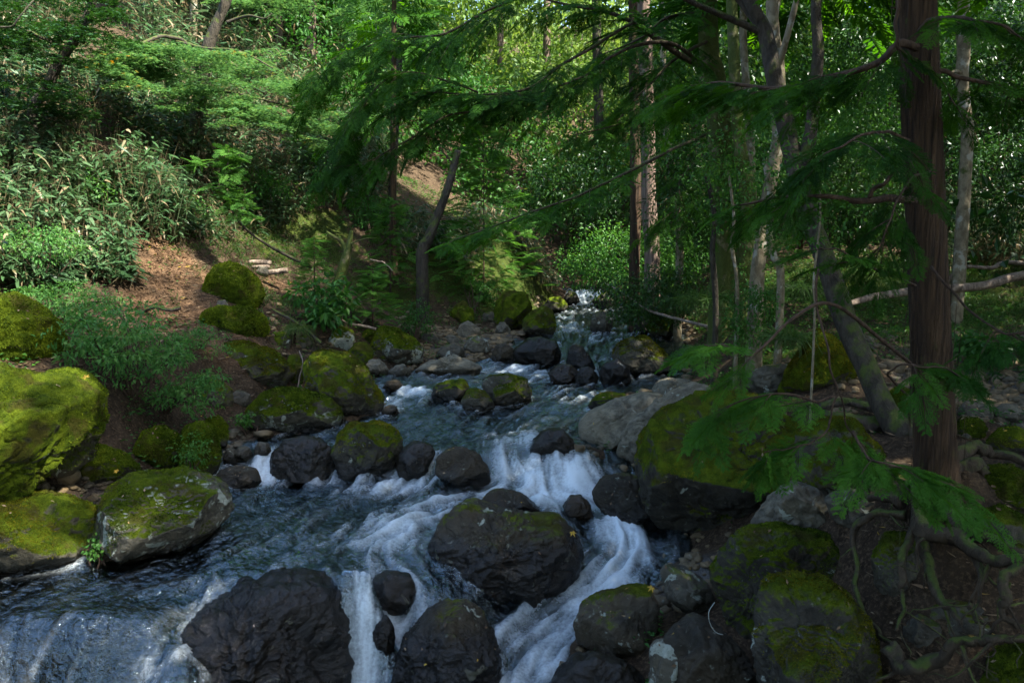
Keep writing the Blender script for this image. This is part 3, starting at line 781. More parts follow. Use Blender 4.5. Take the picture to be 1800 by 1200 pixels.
B([(1325,925),(1350,894),(1375,864),(1390,851),(1430,856),(1467,879),(1488,911),(1480,940),(1440,955),(1380,950),(1332,940)],5.9,'pale bare stone with smooth domed face below the biggest boulder',.06,.0,lvl=6,tone=1.9,warm=.6,cut=4)
B([(1456,882),(1480,861),(1520,869),(1555,880),(1556,915),(1500,935),(1468,920)],5.9,'angular pale topped stone between the bare domed stone and the tree roots',.25,.4,tone=1.2,warm=.4)
B([(1248,1010),(1265,968),(1300,930),(1332,921),(1400,924),(1472,944),(1494,972),(1484,1010),(1440,1070),(1345,1160),(1290,1130),(1258,1070)],5.5,'dark mossy boulder with grey streaks below the bare domed stone',.5,.05,lvl=7,tone=.75,warm=.4,cut=6)
B([(1316,1070),(1325,1030),(1360,1016),(1442,1010),(1492,1040),(1522,1090),(1547,1150),(1560,1260),(1400,1300),(1345,1200),(1325,1130)],4.75,'slanting boulder with ochre face and mossy top edge at the bottom of the frame',.42,.05,lvl=7,tone=.75,warm=.9,cut=6)
B([(1153,1005),(1165,991),(1200,999),(1242,1024),(1258,1055),(1254,1090),(1212,1088),(1170,1045)],5.9,'grey green smooth stone between the chute and the dark streaked boulder',.2,.4,tone=1.1)
B([(998,1105),(1010,1075),(1050,1044),(1110,1026),(1152,1028),(1167,1060),(1153,1115),(1133,1160),(1060,1165),(1003,1140)],5.6,'smooth green boulder right of the lower cascade',.25,.1,lvl=6,tone=.8,cut=5,rough=.7)
B([(966,1200),(1000,1155),(1050,1143),(1102,1159),(1143,1200),(1140,1290),(970,1290)],5.0,'dark wet rock cut by the bottom frame edge beside the lower cascade',.1,.0,tone=.6,lvl=6,wet=.6,cut=4)
B([(1138,1132),(1155,1116),(1180,1121),(1194,1150),(1202,1260),(1142,1260)],5.0,'upright grey stone with white crust at the bottom frame edge',.0,.6,tone=1.2)
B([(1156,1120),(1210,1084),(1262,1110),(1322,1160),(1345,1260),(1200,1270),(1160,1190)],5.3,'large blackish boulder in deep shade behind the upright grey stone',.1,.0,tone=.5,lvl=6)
B([(733,1005),(745,960),(775,909),(795,878),(820,872),(860,884),(910,909),(950,919),(992,917),(1022,940),(1040,982),(1025,1020),(980,1045),(920,1060),(880,1085),(800,1085),(743,1045)],6.4,'dark mossy boulder splitting the stream in the middle foreground',.22,.2,lvl=7,tone=.6,warm=.3,depth=.9,cut=6,wet=.75)
B([(840,884),(855,861),(880,857),(922,871),(952,894),(960,925),(900,925),(855,910)],7.,'long black wet rock resting behind the boulder that splits the stream',.12,.0,tone=.5,wet=.8)
B([(988,890),(1000,871),(1020,869),(1037,884),(1048,912),(1015,918),(993,908)],7.3,'small reddish wet rock in the middle of the white chute',.0,.0,tone=.7,warm=1.,wet=1.1)
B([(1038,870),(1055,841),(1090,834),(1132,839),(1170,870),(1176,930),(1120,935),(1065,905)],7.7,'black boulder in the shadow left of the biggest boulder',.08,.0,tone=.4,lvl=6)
B([(680,1190),(700,1130),(740,1080),(790,1051),(822,1050),(852,1080),(878,1130),(892,1290),(680,1290)],5.2,'black green boulder cut by the bottom frame edge between two cascades',.15,.1,tone=.5,lvl=7,cut=6,wet=.5)
B([(262,1175),(310,1125),(370,1075),(440,1036),(505,1020),(562,1024),(602,1062),(622,1110),(634,1300),(260,1300)],5.62,'broad wet rock glistening under a thin sheet of water, bottom left foreground',.06,.0,tone=.5,lvl=7,rough=1.15,wet=1.5,cut=7,fix=True,depth=.95)
B([(643,1065),(655,1015),(690,999),(727,1009),(737,1050),(722,1100),(660,1105)],5.95,'squat rock with water spilling over its top, left of the splitting boulder',.1,.0,tone=.7,wet=1.2)
B([(653,1105),(680,1073),(697,1100),(692,1160),(663,1170)],5.5,'small dark rock between the two strands of the left cascade',.0,.0,tone=.5,wet=.7)
B([(1733,1215),(1760,1160),(1815,1138),(1870,1160),(1870,1280),(1740,1280)],3.7,'mossy rock in the bottom right corner under the roots',.75,.1,lvl=6)
B([(1035,578),(1040,552),(1060,544),(1079,560),(1075,590),(1043,594)],17.5,'tan angular rock in the upper stream, below the far cascade',.2,.2,tone=1.,warm=.6)
B([(947,542),(965,522),(985,519),(1000,535),(990,552),(957,553)],20.,'mossy grey rock above the wedge shaped boulder, by the upper stream',.5,.1,tone=.9)
B([(1136,578),(1145,552),(1165,544),(1187,560),(1194,600),(1150,604)],15.8,'mossy boulder half hidden in the right bank under the overhanging shrub',.7)
B([(987,530),(1000,511),(1012,513),(1020,532),(1005,540)],23.8,'dark rock left of the far cascade',.3,0,tone=.5)
B([(1038,530),(1056,518),(1066,512),(1084,530),(1074,548),(1056,546)],22.6,'dark rock right of the far cascade',.4,0,tone=.5)
B([(1112,582),(1120,563),(1134,558),(1146,575),(1142,592),(1116,592)],16.6,'dark rock at the foot of the overhanging shrub, left of the half hidden boulder',.3,0,tone=.6)
B([(1688,728),(1700,708),(1722,706),(1740,724),(1736,750),(1696,752)],7.6,'grey round stone on the gravel right of the red trunk',.1,.2,tone=1.1)
B([(1676,760),(1692,738),(1715,734),(1730,752),(1722,775),(1685,778)],7.2,'mossy stone touching the red trunk beside the gravel',.7,.1)
B([(1742,785),(1758,758),(1785,752),(1815,768),(1815,800),(1752,805)],6.4,'yellow mossy rock among the roots right of the red trunk',.8,.1)
B([(1752,728),(1765,712),(1785,712),(1798,728),(1788,745),(1760,745)],7.6,'pale grey stone on the gravel at the right frame edge',.05,.2,tone=1.4)
B([(1560,700),(1580,682),(1605,690),(1622,715),(1612,745),(1568,742)],7.6,'small yellow mossy rock between the leaning tree and the red trunk',.8,.1)
B([(1475,610),(1490,598),(1515,600),(1530,615),(1515,630),(1482,628)],10.,'mossy hump of stone behind the leaning tree',.85,0)
B([(410,800),(420,784),(438,786),(446,802),(436,816),(414,816)],8.8,'reddish brown cobble above the little waterfall',.0,.1,tone=1.1,warm=.9,lvl=4)
B([(446,790),(454,775),(472,778),(478,795),(466,808),(450,806)],8.8,'blue grey square cobble beside the little waterfall',.0,.1,tone=1.5,warm=.0,lvl=4,cut=9)
B([(392,805),(400,788),(414,790),(420,808),(410,822),(396,820)],8.7,'dark angular cobble at the head of the pool, left of the red cobble',.1,.1,tone=.9,lvl=4)
B([(670,724),(678,712),(696,712),(703,726),(694,736),(676,736)],10.,'small brown wet stone off the tip of the ramp shaped boulder',.0,0,tone=.7,warm=.7,lvl=4)
B([(672,680),(680,668),(700,668),(712,680),(700,692),(678,692)],11.6,'brown rock in the shallow edge above the white splash',.05,0,tone=.8,warm=.6,lvl=5)
B([(765,626),(775,610),(800,604),(818,614),(822,632),(795,640),(770,640)],14.,'brown rock behind the pale flat slab',.15,.2,tone=1.0,warm=.6)
B([(735,600),(745,586),(762,586),(772,598),(762,612),(742,612)],15.,'small brown stone at the foot of the mossy bank',.2,.1,tone=1.0,warm=.6,lvl=4)
B([(846,560),(852,546),(866,546),(872,560),(866,572),(850,572)],18.3,'grey green stone left of the tall mossy boulder',.4,.1,tone=1.3,lvl=4)
B([(470,600),(480,585),(498,583),(512,597),(508,616),(480,618)],12.,'mossy rounded stone under the grass tussock',.7,.2)
B([(516,605),(524,590),(540,590),(549,604),(540,620),(522,620)],12.2,'grey stone wedged under the grass tussock, right of the mossy one',.3,.3,tone=1.2)
B([(380,545),(384,528),(396,526),(404,540),(398,556),(384,556)],12.4,'small grey stone at the left foot of the haystack shaped boulder',.2,.2,tone=1.2,lvl=4)
B([(450,478),(456,468),(468,468),(474,480),(466,489),(453,488)],14.2,'grey block set under the log steps',.1,.1,tone=1.6,lvl=4,cut=9)
B([(1535,985),(1560,950),(1610,938),(1648,975),(1640,1035),(1590,1055),(1545,1040)],4.9,'dark mossy stone caught between the hanging roots, left of the trunk base',.5,.0,tone=.95,lvl=6)
B([(1640,1090),(1665,1060),(1710,1052),(1752,1080),(1750,1130),(1690,1150),(1645,1135)],4.5,'dim stone inside the root hollow below the red trunk',.35,.0,tone=.9)
B([(1690,940),(1712,905),(1760,895),(1805,915),(1812,965),(1750,985),(1700,975)],4.7,'mossy stone under the upper roots at the right frame edge',.6,.0,tone=.95)
B([(1705,868),(1725,832),(1770,822),(1815,840),(1825,885),(1760,900),(1712,890)],5.3,'low green mossy mound of stone behind the roots at right',.8,.0,lvl=6)
B([(1590,1110),(1612,1085),(1645,1090),(1655,1130),(1630,1160),(1595,1150)],4.4,'small dark stone at the bottom of the root hollow',.3,.0,tone=.9)
# ---- water sheet with flow-aligned ripples
STEP = .025
wx = np.arange(-5.2, 4.6, STEP); wy = np.arange(3.6, 27.4, STEP)
WX, WY = np.meshgrid(wx, wy)
wq = np.column_stack([WX.ravel(), WY.ravel()])
cx = np.arange(-5.4, 4.9, .1); cyy = np.arange(3.4, 27.7, .1)
CX, CY = np.meshgrid(cx, cyy)
cw = W_at(np.column_stack([CX.ravel(), CY.ravel()])).reshape(CX.shape)
csd = poly_sd(_sh, np.column_stack([CX.ravel(), CY.ravel()])).reshape(CX.shape)
def bil(g, q, x0, y0, st):
    u = (q[:, 0] - x0) / st; v = (q[:, 1] - y0) / st
    i = np.clip(u.astype(int), 0, g.shape[1] - 2); j = np.clip(v.astype(int), 0, g.shape[0] - 2)
    a = np.clip(u - i, 0, 1); b = np.clip(v - j, 0, 1)
    return g[j, i] * (1 - a) * (1 - b) + g[j, i + 1] * a * (1 - b) + g[j + 1, i] * (1 - a) * b + g[j + 1, i + 1] * a * b
FLOWS = [[(1030,513),(1010,540),(990,562),(1010,600),(960,640),(880,655),(760,688),(690,730),(600,755),(500,785)],
 [(1100,575),(1060,620),(1060,668),(1000,700),(930,740),(900,790),(960,850),(1060,890),(1110,960),(1070,1020),(1000,1070),(930,1130),(890,1210)],
 [(960,800),(960,840),(900,870),(800,885),(650,930),(500,985),(300,1010),(150,1090),(60,1220)],
 [(480,790),(463,838),(420,880),(330,960),(200,1010),(50,1060),(20,1200)],
 [(745,800),(720,850),(650,900),(600,980),(610,1050),(640,1190)],[(585,790),(580,840),(520,900),(400,970),(230,1060),(170,1200)],
 [(690,1000),(760,1060),(700,1120),(640,1200)],[(400,1000),(480,1060),(520,1180)],[(1150,660),(1110,690),(1040,740),(1000,790)]]
fp, fd = [], []
for fl in FLOWS:
    w = np.array([hit(px, py, W_at)[:2] for px, py in fl])
    c = catmull(w, len(w) * 8)
    fp.append(c); fd.append(nrm(np.gradient(c, axis=0)))
fp = np.concatenate(fp); fd = np.concatenate(fd)
cq = np.column_stack([CX.ravel(), CY.ravel()])
d2 = ((cq[:, None, :] - fp[None]) ** 2).sum(-1) + .02
wgt = 1 / d2 ** 2
cf = nrm((wgt[..., None] * fd[None]).sum(1)).reshape(*CX.shape, 2)
del d2, wgt
FOAM = [(465,815,.16,1),(465,840,.22,.9),(580,815,.10,.8),(585,842,.25,.7),(620,858,.35,.5),(742,818,.16,.9),(715,848,.32,.95),(660,860,.4,.65),(900,805,.3,.55),
 (890,830,.3,.7),(950,835,.4,.9),(1010,850,.4,1),(960,868,.35,1),(870,872,.28,.9),(790,882,.3,.7),(700,930,.45,.62),(740,905,.35,.6),(630,950,.35,.5),(570,960,.3,.4),(1060,885,.3,1.05),
 (1090,930,.3,1.1),(1115,968,.27,1.1),(1080,1015,.27,1.1),(1020,1055,.27,1.0),(960,1100,.3,.9),(905,1125,.25,.8),(950,1165,.3,.9),(900,1200,.3,.9),(1140,950,.2,.7),
 (728,690,.28,1.1),(700,706,.3,.7),(690,722,.3,.5),(860,650,.4,.5),(940,655,.4,.6),(1000,645,.3,.55),(1062,668,.2,1),(1055,655,.15,1),(1030,518,.6,1.2),(1010,535,.4,.7),(1000,572,.5,.6),
 (1080,576,.4,.5),(985,690,.45,.42),(930,668,.3,.5),(1040,700,.35,.4),(880,762,.4,.42),(920,780,.4,.5),(980,760,.3,.35),(640,1115,.10,.55),(635,1160,.14,1),(695,1112,.14,1),(745,1080,.12,.9),(640,1192,.2,1.1),
 (610,1070,.12,.25),(245,1110,.14,.30),(240,1155,.15,.40),(60,1170,.18,.22),(130,1185,.16,.16),(10,1195,.18,.22),(250,1195,.2,.5),(200,1200,.2,.3),(960,545,.2,.5),(1120,660,.25,.4),(770,668,.3,.45),
 (990,605,.4,.5),(640,1030,.25,.35),(930,600,.3,.6),(960,575,.4,.8),(1000,558,.4,.7),(1040,590,.4,.5),(900,650,.4,.7),(960,690,.45,.5),(1060,630,.3,.5),(1020,530,.5,.8),(1090,620,.4,.25),(520,985,.3,.28),(770,800,.2,.4),(900,740,1.0,.22),(1000,700,1.0,.22),(950,620,1.2,.25),(1050,600,1.2,.22),(850,700,.8,.22),(650,930,.8,.25),(540,980,.6,.22),(1000,545,1.2,.4),(1100,585,.8,.35),(1060,600,.6,.4),(1120,640,.5,.35),(985,580,.6,.6),(760,760,.6,.15),(690,810,.12,.5)]
foam_c = np.zeros(len(cq))
for (px, py, r, a) in FOAM:
    c = hit(px, py, W_at)[:2]
    foam_c = np.maximum(foam_c, a * np.exp(-(((cq - c) ** 2).sum(1) / r ** 2) ** 1.0))
# broken white collars where stones stand in the current
for (o_, V_, N_, T_, m_, l_, d_, wm_) in ROCKS:
    c_ = V_.mean(0)[:2]
    if poly_sd(_sh, c_[None])[0] > .25: continue
    wl = W_at(V_[::7, :2]); pt = V_[::7][np.abs(V_[::7, 2] - wl) < .07][:, :2]
    if len(pt) < 4: continue
    sel = np.where(((cq - c_) ** 2).sum(1) < 1.4)[0]
    dd_ = np.sqrt(((cq[sel][:, None] - pt[None]) ** 2).sum(-1).min(1))
    foam_c[sel] = np.maximum(foam_c[sel], .34 * np.exp(-(dd_ / .11) ** 2))
foam_c = foam_c.reshape(CX.shape)
gy_, gx_ = np.gradient(cw, .1)
steep_c = sstep(.35, .9, np.hypot(gx_, gy_))
lic_n = np.random.default_rng(3)
NZ = lic_n.random(WX.shape); 
from_wide = lic_n.random((WX.shape[0] // 3 + 2, WX.shape[1] // 3 + 2))
def lic(field, steps, q, st):
    acc = bil(field, q, wx[0], wy[0], STEP)
    for sg in (1, -1):
        p = q.copy()
        for _ in range(steps):
            fx = np.column_stack([bil(cf[..., 0], p, cx[0], cyy[0], .1), bil(cf[..., 1], p, cx[0], cyy[0], .1)])
            p = p + sg * nrm(fx) * st
            acc = acc + bil(field, p, wx[0], wy[0], STEP)
    return acc / (2 * steps + 1)
sd_f = bil(csd, wq, cx[0], cyy[0], .1)
keep = sd_f < .35
kq = wq[keep]
s1 = lic(NZ, 4, kq, STEP * 1.0)
big = bil(from_wide, wq, wx[0], wy[0], STEP * 3).reshape(WX.shape)
s2 = lic(big, 4, kq, STEP * 2.4)
def norm01(a): return np.clip((a - a.mean()) / (a.std() * 4) + .5, 0, 1)
s3 = lic(big, 14, kq, STEP * 2.0)
steep = bil(steep_c, kq, cx[0], cyy[0], .1)
s1 = norm01(s1); s2 = norm01(s2); s3 = norm01(s3)
s2 = s2 * (1 - steep) + s3 * steep
foam = bil(foam_c, kq, cx[0], cyy[0], .1)
wz0 = bil(cw, kq, cx[0], cyy[0], .1)
fm = np.clip(foam, 0, 1)
p3 = np.column_stack([kq, np.zeros(len(kq))])
lump = fbm(p3 * 2.6, 3, 3)
far = sstep(7, 18, kq[:, 1])
wz = wz0 + (s2 - .5) * (.060 + .05 * fm + .03 * far) * (1 - .35 * steep) + (s1 - .5) * (.016 + .020 * fm) * (1 - .7 * steep) + lump * (.016 + .030 * fm) * (1 - .6 * steep) + fbm(p3 * [9, 9, 1], 21, 2) * (.006 + .009 * fm) * (1 - .8 * steep)
vid = -np.ones(WX.size, int); vid[np.where(keep)[0]] = np.arange(keep.sum())
nxw = WX.shape[1]
qi = (np.arange(WX.shape[0] - 1)[:, None] * nxw + np.arange(nxw - 1)[None]).ravel()
Q = np.stack([vid[qi], vid[qi + 1], vid[qi + nxw + 1], vid[qi + nxw]], -1)
Q = Q[(Q >= 0).all(1)]
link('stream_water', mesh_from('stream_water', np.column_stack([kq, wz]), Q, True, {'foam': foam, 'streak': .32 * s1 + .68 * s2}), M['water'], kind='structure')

# ------------------------------------------------------------------ plant builders
UP = np.array([0, 0, 1.0])
def rdir(n, zmin=-1, zmax=1):
    z = rng.uniform(zmin, zmax, n); a = rng.uniform(0, 2 * math.pi, n); s = np.sqrt(np.maximum(0, 1 - z * z))
    return np.column_stack([s * np.cos(a), s * np.sin(a), z])
def poly_world(pxs):
    return np.array([on_ground(*p)[:2] for p in pxs])
def sample_poly(poly, n, margin=0.0):
    lo, hi = poly.min(0), poly.max(0)
    out = []
    tot = 0
    while tot < n:
        q = rng.uniform(lo, hi, (n * 2, 2))
        q = q[poly_sd(poly, q) < margin]
        out.append(q); tot += len(q)
    return np.concatenate(out)[:n]
def curve_px(pts, n):
    return catmull(np.array([P(*p) for p in pts]), n)
def taper(n, r0, r1, pw=1.0):
    return r0 + (r1 - r0) * np.linspace(0, 1, n) ** pw

def leaf_cloud(acc, centres, radii, per, L, W, tint=(.2, .8), flat=.35, shell=.35, horiz=1.2, droop=.1, flatten=.75):
    """leaves gathered in clumps round the ends of the twigs"""
    centres = np.asarray(centres, float); radii = np.broadcast_to(radii, (len(centres),))
    n = len(centres) * per
    c = np.repeat(centres, per, 0); r = np.repeat(radii, per)
    u = rdir(n); rr = r * rng.uniform(shell, 1, n) ** .6
    pos = c + u * rr[:, None] * np.array([1, 1, flatten])
    d = nrm(u * .8 + rdir(n) * .7 + np.array([0, 0, -.25]))
    nor = nrm(UP * horiz + rdir(n) * .9 + u * .3)
    ti = np.repeat(rng.uniform(tint[0], tint[1], len(centres)), per) * .6 + rng.uniform(tint[0], tint[1], n) * .4
    kites(acc, pos, d, nor, L * rng.uniform(.6, 1.25, n), W * rng.uniform(.7, 1.2, n), ti, droop)

def star_leaves(acc, pos, nor, size, tint):
    """palmate leaves, five pointed lobes each"""
    n = len(pos); nor = nrm(nor); a0 = perp(nor)
    b0 = np.cross(nor, a0)
    for ang, l in ((-105, .55), (-52, .85), (0, 1.0), (52, .85), (105, .55)):
        a = math.radians(ang)
        d = a0 * math.cos(a) + b0 * math.sin(a)
        kites(acc, pos, d, nor, size * l, size * .30, tint, .12)

def plates(acc, centres, rad, per, size, tint, tilt=.25):
    """maple foliage: flat tiers of leaves"""
    for c, r in zip(centres, np.broadcast_to(rad, (len(centres),))):
        n = per
        a = rng.uniform(0, 2 * math.pi, n); q = r * np.sqrt(rng.random(n))
        tl = nrm(UP + rng.normal(0, tilt * .5, 3))
        e1 = nrm(np.cross(tl, [0, 1, .1])); e2 = np.cross(tl, e1)
        pos = c + e1 * (q * np.cos(a))[:, None] + e2 * (q * np.sin(a))[:, None] * .8 - UP * (.18 * (q / r) ** 2 * r)[:, None] + rng.normal(0, .025, (n, 3))
        star_leaves(acc, pos, UP + rdir(n) * .45, size * rng.uniform(.6, 1.2, n)[:, None], tint[0] + (tint[1] - tint[0]) * rng.random(n))

def wood(name, curves, mat, parent=None, origin=(0, 0, 0), sides=8, wob=.12, **kw):
    acc = Acc()
    for i, (pts, r) in enumerate(curves):
        V, T = tube_geo(pts, r, sides, wob, i * 7 + 1)
        acc.add(V, T)
    return acc.build(name, mat, parent, origin, True, **kw)

def conifer_branch(parent, origin, pts, r0, r1, n_tw, tw_len, f_len, mat='cypress', bark='twig', t0=.2, droop=.3, temps=None, per=6, tint=(.1, .9), side_spread=1.0, name='branch', up=1.0, kinks=.02):
    """one bough: its wood, and its flat sprays of foliage as a sub-part"""
    temps = temps or FRONDS
    n = max(12, len(pts) * 7)
    c = catmull(np.array([P(*p) if len(p) == 3 else p[:3] for p in pts]), n)
    c = c + np.column_stack([fbm(np.column_stack([np.linspace(0, 5, n), np.full(n, k * 9.), np.full(n, c[0, 0] * 3)]), 3, 2) for k in range(3)]) * kinks
    wacc = Acc(); V, T = tube_geo(c, taper(n, r0, r1), 8, .1, int(abs(c[0, 0] * 100))); wacc.add(V, T)
    facc = Acc()
    Tg = nrm(np.gradient(c, axis=0))
    pos, dd, nn, LL, tt = [], [], [], [], []
    for k in range(n_tw):
        t = t0 + (1 - t0) * (k + rng.random()) / n_tw
        i = min(int(t * (n - 1)), n - 1)
        d = Tg[i]; sd = nrm(np.cross(d, UP)) * (1 if k % 2 else -1) * side_spread
        td = nrm(d * rng.uniform(.45, 1.0) + sd * rng.uniform(.35, 1.0) + UP * rng.uniform(-.45, .1) * droop * 2)
        l = tw_len * rng.uniform(.5, 1.15) * (1.0 - .35 * t)
        m = 6
        s = np.linspace(0, 1, m)[:, None]
        tp = c[i] + td * l * s - UP * droop * l * s ** 2 * .6
        V, T = tube_geo(tp, taper(m, max(.0035, r1 * .5), .0018), 4, 0, 0, False); wacc.add(V, T)
        for j in range(per):
            u = .15 + .85 * (j + rng.random() * .5) / per
            q = c[i] + td * l * u - UP * droop * l * u ** 2 * .6
            hd = nrm(td - UP * droop * u)
            sd2 = nrm(np.cross(hd, UP)) * (1 if j % 2 else -1)
            fd_ = nrm(hd * .75 + sd2 * rng.uniform(.3, .9) + UP * rng.uniform(-.45, .05) * (droop + .2))
            pos.append(q); dd.append(fd_); nn.append(nrm(UP * up + rng.normal(0, .3, 3))); LL.append(f_len * rng.uniform(.6, 1.2) * (1.1 - .35 * u)); tt.append(rng.uniform(*tint))
        pos.append(tp[-1]); dd.append(nrm(td - UP * droop)); nn.append(nrm(UP * up + rng.normal(0, .25, 3))); LL.append(f_len * rng.uniform(.8, 1.2)); tt.append(rng.uniform(*tint))
    br = wacc.build(name, M[bark], parent, origin, True)
    if pos:
        place_fronds(facc, np.array(pos), np.array(dd), np.array(nn), np.array(LL), np.array(tt), temps)
        facc.build('foliage', M[mat], br, origin, False)
    return br

def tree(name, label, cat, trunk, rads, bark, limbs=(), crown=None, group=None, sides=10, wob=.12, flare=0):
    """trunk: list of (px,py,Y); rads at its ends; limbs: list of (points, r0, r1); crown(acc, tops) fills foliage"""
    n = max(16, len(trunk) * 8)
    tw = np.array([P(*p) for p in trunk])
    g0 = gz(tw[0, 0], tw[0, 1]) - .1
    if tw[0, 2] > g0 + .05: tw = np.vstack([[tw[0, 0], tw[0, 1], g0], tw])
    c = catmull(tw, n)
    r = np.interp(np.linspace(0, 1, n), np.linspace(0, 1, len(rads)), rads)
    if flare: r = r * (1 + flare * np.exp(-np.linspace(0, 1, n) * n * .35))
    org = c[0]
    t = thing(name, label, cat, org, group)
    acc = Acc(); V, T = tube_geo(c, r, sides, wob, int(abs(org[0] * 50))); acc.add(V, T)
    acc.build('trunk', M[bark], t, org, True)
    tops = [c[-1]]
    for (pts, r0, r1) in limbs:
        lc = curve_px(pts, max(12, len(pts) * 6))
        la = Acc(); V, T = tube_geo(lc, taper(len(lc), r0, r1), 8, .1, int(abs(lc[0, 0] * 90))); la.add(V, T)
        la.build('limb', M[bark], t, org, True)
        tops.append(lc[-1])
    if crown is not None:
        acc = Acc(); m = crown(acc, tops, c)
        acc.build('crown', M[m], t, org, False)
    return t

def canopy(h0, h1, rad, nclump, per, L, W, mat, tint=(.2, .8), cr=.7, off=(0, 0), layers=None):
    """a crown high on the trunk: many clumps through its volume"""
    def f(acc, tops, c):
        b = c[-1].copy(); b[:2] += off
        k = rdir(nclump) * rng.uniform(.25, 1, nclump)[:, None] ** .5
        z = rng.uniform(0, 1, nclump)
        ctr = np.column_stack([b[0] + k[:, 0] * rad, b[1] + k[:, 1] * rad, h0 + (h1 - h0) * z])
        leaf_cloud(acc, ctr, cr * rng.uniform(.6, 1.2, nclump), per, L, W, tint)
        # twigs that carry the clumps
        for q in ctr[::6]:
            st = np.array([b[0], b[1], max(c[-1][2] - .5, min(q[2] - .6, c[-1][2]))])
            V, T = tube_geo(np.stack([st, (st + q) / 2 + [0, 0, .2], q]), [.035, .02, .008], 4, 0, 0, False); acc.add(V, T, -.6)
        return mat
    return f
def spire(h0, h1, rad, n, L, mat='cypress', tint=(.1, .8)):
    """conifer crown: tiers of drooping sprays"""
    def f(acc, tops, c):
        b = c[-1]
        z = rng.uniform(0, 1, n); a = rng.uniform(0, 2 * math.pi, n); r = rad * (1 - .75 * z) * rng.uniform(.25, 1, n) ** .6
        pos = np.column_stack([b[0] + r * np.cos(a), b[1] + r * np.sin(a), h0 + (h1 - h0) * z - .18 * r])
        d = nrm(np.column_stack([np.cos(a + rng.normal(0, .6, n)), np.sin(a + rng.normal(0, .6, n)), rng.uniform(-.7, .05, n)]))
        place_fronds(acc, pos, d, nrm(UP + rng.normal(0, .35, (n, 3))), L * rng.uniform(.7, 1.3, n), rng.uniform(*tint, n), FRONDS_FAR)
        return mat
    return f

def shrub(name, label, cat, px, py, Y, w, h, mat, nclump=40, per=40, L=.06, W=.03, tint=(.2, .8), stems=7, group=None, base=None, flat=.8, droop=.15, horiz=1.2, cr=.2, bark='twig', lean=(0, 0)):
    """a bush: several stems from one foot, each ending in clumps of leaves. (px,py) is the middle of the foliage"""
    C = P(px, py, Y)
    W2 = w / F * Y * .5; H2 = h / F * Y * .5
    foot = np.array([C[0] + lean[0], C[1] + lean[1], 0]) if base is None else on_ground(*base)
    foot[2] = gz(foot[0], foot[1]) - .03
    t = thing(name, label, cat, foot, group)
    k = rdir(nclump); k *= rng.uniform(.2, 1, nclump)[:, None] ** .45
    ctr = C + k * np.array([W2, min(W2, H2 * 1.6) * .9, H2])
    lowest = ground_z(ctr[:, :2], False) + .06
    ctr[:, 2] = np.maximum(ctr[:, 2], lowest)
    acc = Acc(); leaf_cloud(acc, ctr, cr * rng.uniform(.6, 1.3, nclump), per, L, W, tint, horiz=horiz, droop=droop, flatten=flat)
    acc.build('foliage', M[mat], t, foot, False)
    sa = Acc()
    for i in range(stems):
        q = ctr[rng.integers(nclump)]
        mid = foot + (q - foot) * .5 + np.array([rng.normal(0, .06), rng.normal(0, .06), .12 * np.linalg.norm(q - foot)])
        V, T = tube_geo(catmull(np.stack([foot + rng.normal(0, .03, 3) * [1, 1, 0], mid, q]), 9), taper(9, .012 + .004 * H2, .003), 5, 0, 0, False); sa.add(V, T)
    sa.build('stem', M[bark], t, foot, True)
    return t

# ------------------------------------------------------------------ the red barked cypress at right with its roots and low boughs
base = P(1645, 880, 4.95)
base[2] = gz(base[0], base[1]) - .1
tp = np.array([base, P(1645, 800, 4.95), P(1636, 600, 4.95), P(1627, 400, 4.95), P(1619, 200, 4.96), P(1611, 0, 4.97), [2.98, 5.0, 8.0], [3.0, 5.05, 13.0]])
t_red = thing('cypress_tree', 'red brown straight cypress trunk with spreading roots, nearest tree on the right bank', 'tree', base)
_A, _B = P(1645, 800, 4.95), P(1611, 0, 4.97)
_z = np.concatenate([np.linspace(base[2], base[2] + 1.2, 30), np.linspace(base[2] + 1.28, 13, 60)])
tc_ = _A + (_B - _A) * ((_z - _A[2]) / (_B[2] - _A[2]))[:, None]
zz = tc_[:, 2] - base[2]
rr = .108 + .050 * np.exp(-zz / .35) + .012 * np.exp(-zz / 1.5)
rr = np.where(zz > 4, rr * (1 - .05 * (zz - 4)), rr)
# fluted stringy trunk
V, T = tube_geo(tc_, rr, 40, 0)
Vl = V - np.repeat(tc_, 40, 0).tolist() if False else V
ang = np.tile(np.arange(40), 90) / 40 * 2 * math.pi
fl = 1 + .03 * np.sin(ang * 5 + 1) + .018 * np.sin(ang * 11 + 2) + .022 * fbm(np.column_stack([np.cos(ang) * 6, np.sin(ang) * 6, np.repeat(zz, 40) * .5]), 4, 3) + .012 * rng.normal(size=3600) + .12 * np.repeat(np.exp(-zz / .3), 40) * np.sin(ang * 4 + .5)
cc = np.repeat(tc_, 40, 0); V[:3600] = cc + (V[:3600] - cc) * fl[:, None]
a = Acc(); a.add(V, T)
ns = 420
iz = rng.integers(2, 84, ns); sa = rng.uniform(0, 6.283, ns)
od = np.column_stack([np.cos(sa), np.sin(sa), np.zeros(ns)])
sp_ = tc_[iz] + od * (rr[iz] * rng.uniform(1.0, 1.035, ns))[:, None]
kites(a, sp_, nrm(np.array([0, 0, 1.0]) * np.where(rng.random(ns) < .6, -1, 1)[:, None] + od * rng.uniform(-.01, .05, ns)[:, None] + rng.normal(0, .02, (ns, 3))), od, rng.uniform(.15, .6, ns), rng.uniform(.008, .022, ns), .5)
for _ in range(7):
    i = rng.integers(14, 60); th_ = rng.uniform(3.0, 6.0); dv = np.array([math.cos(th_), math.sin(th_), rng.uniform(-.3, .2)]) * rng.uniform(.12, .22)
    V, T = tube_geo(np.linspace(tc_[i], tc_[i] + dv, 5), taper(5, .012, .006), 6, .2, i); a.add(V, T)
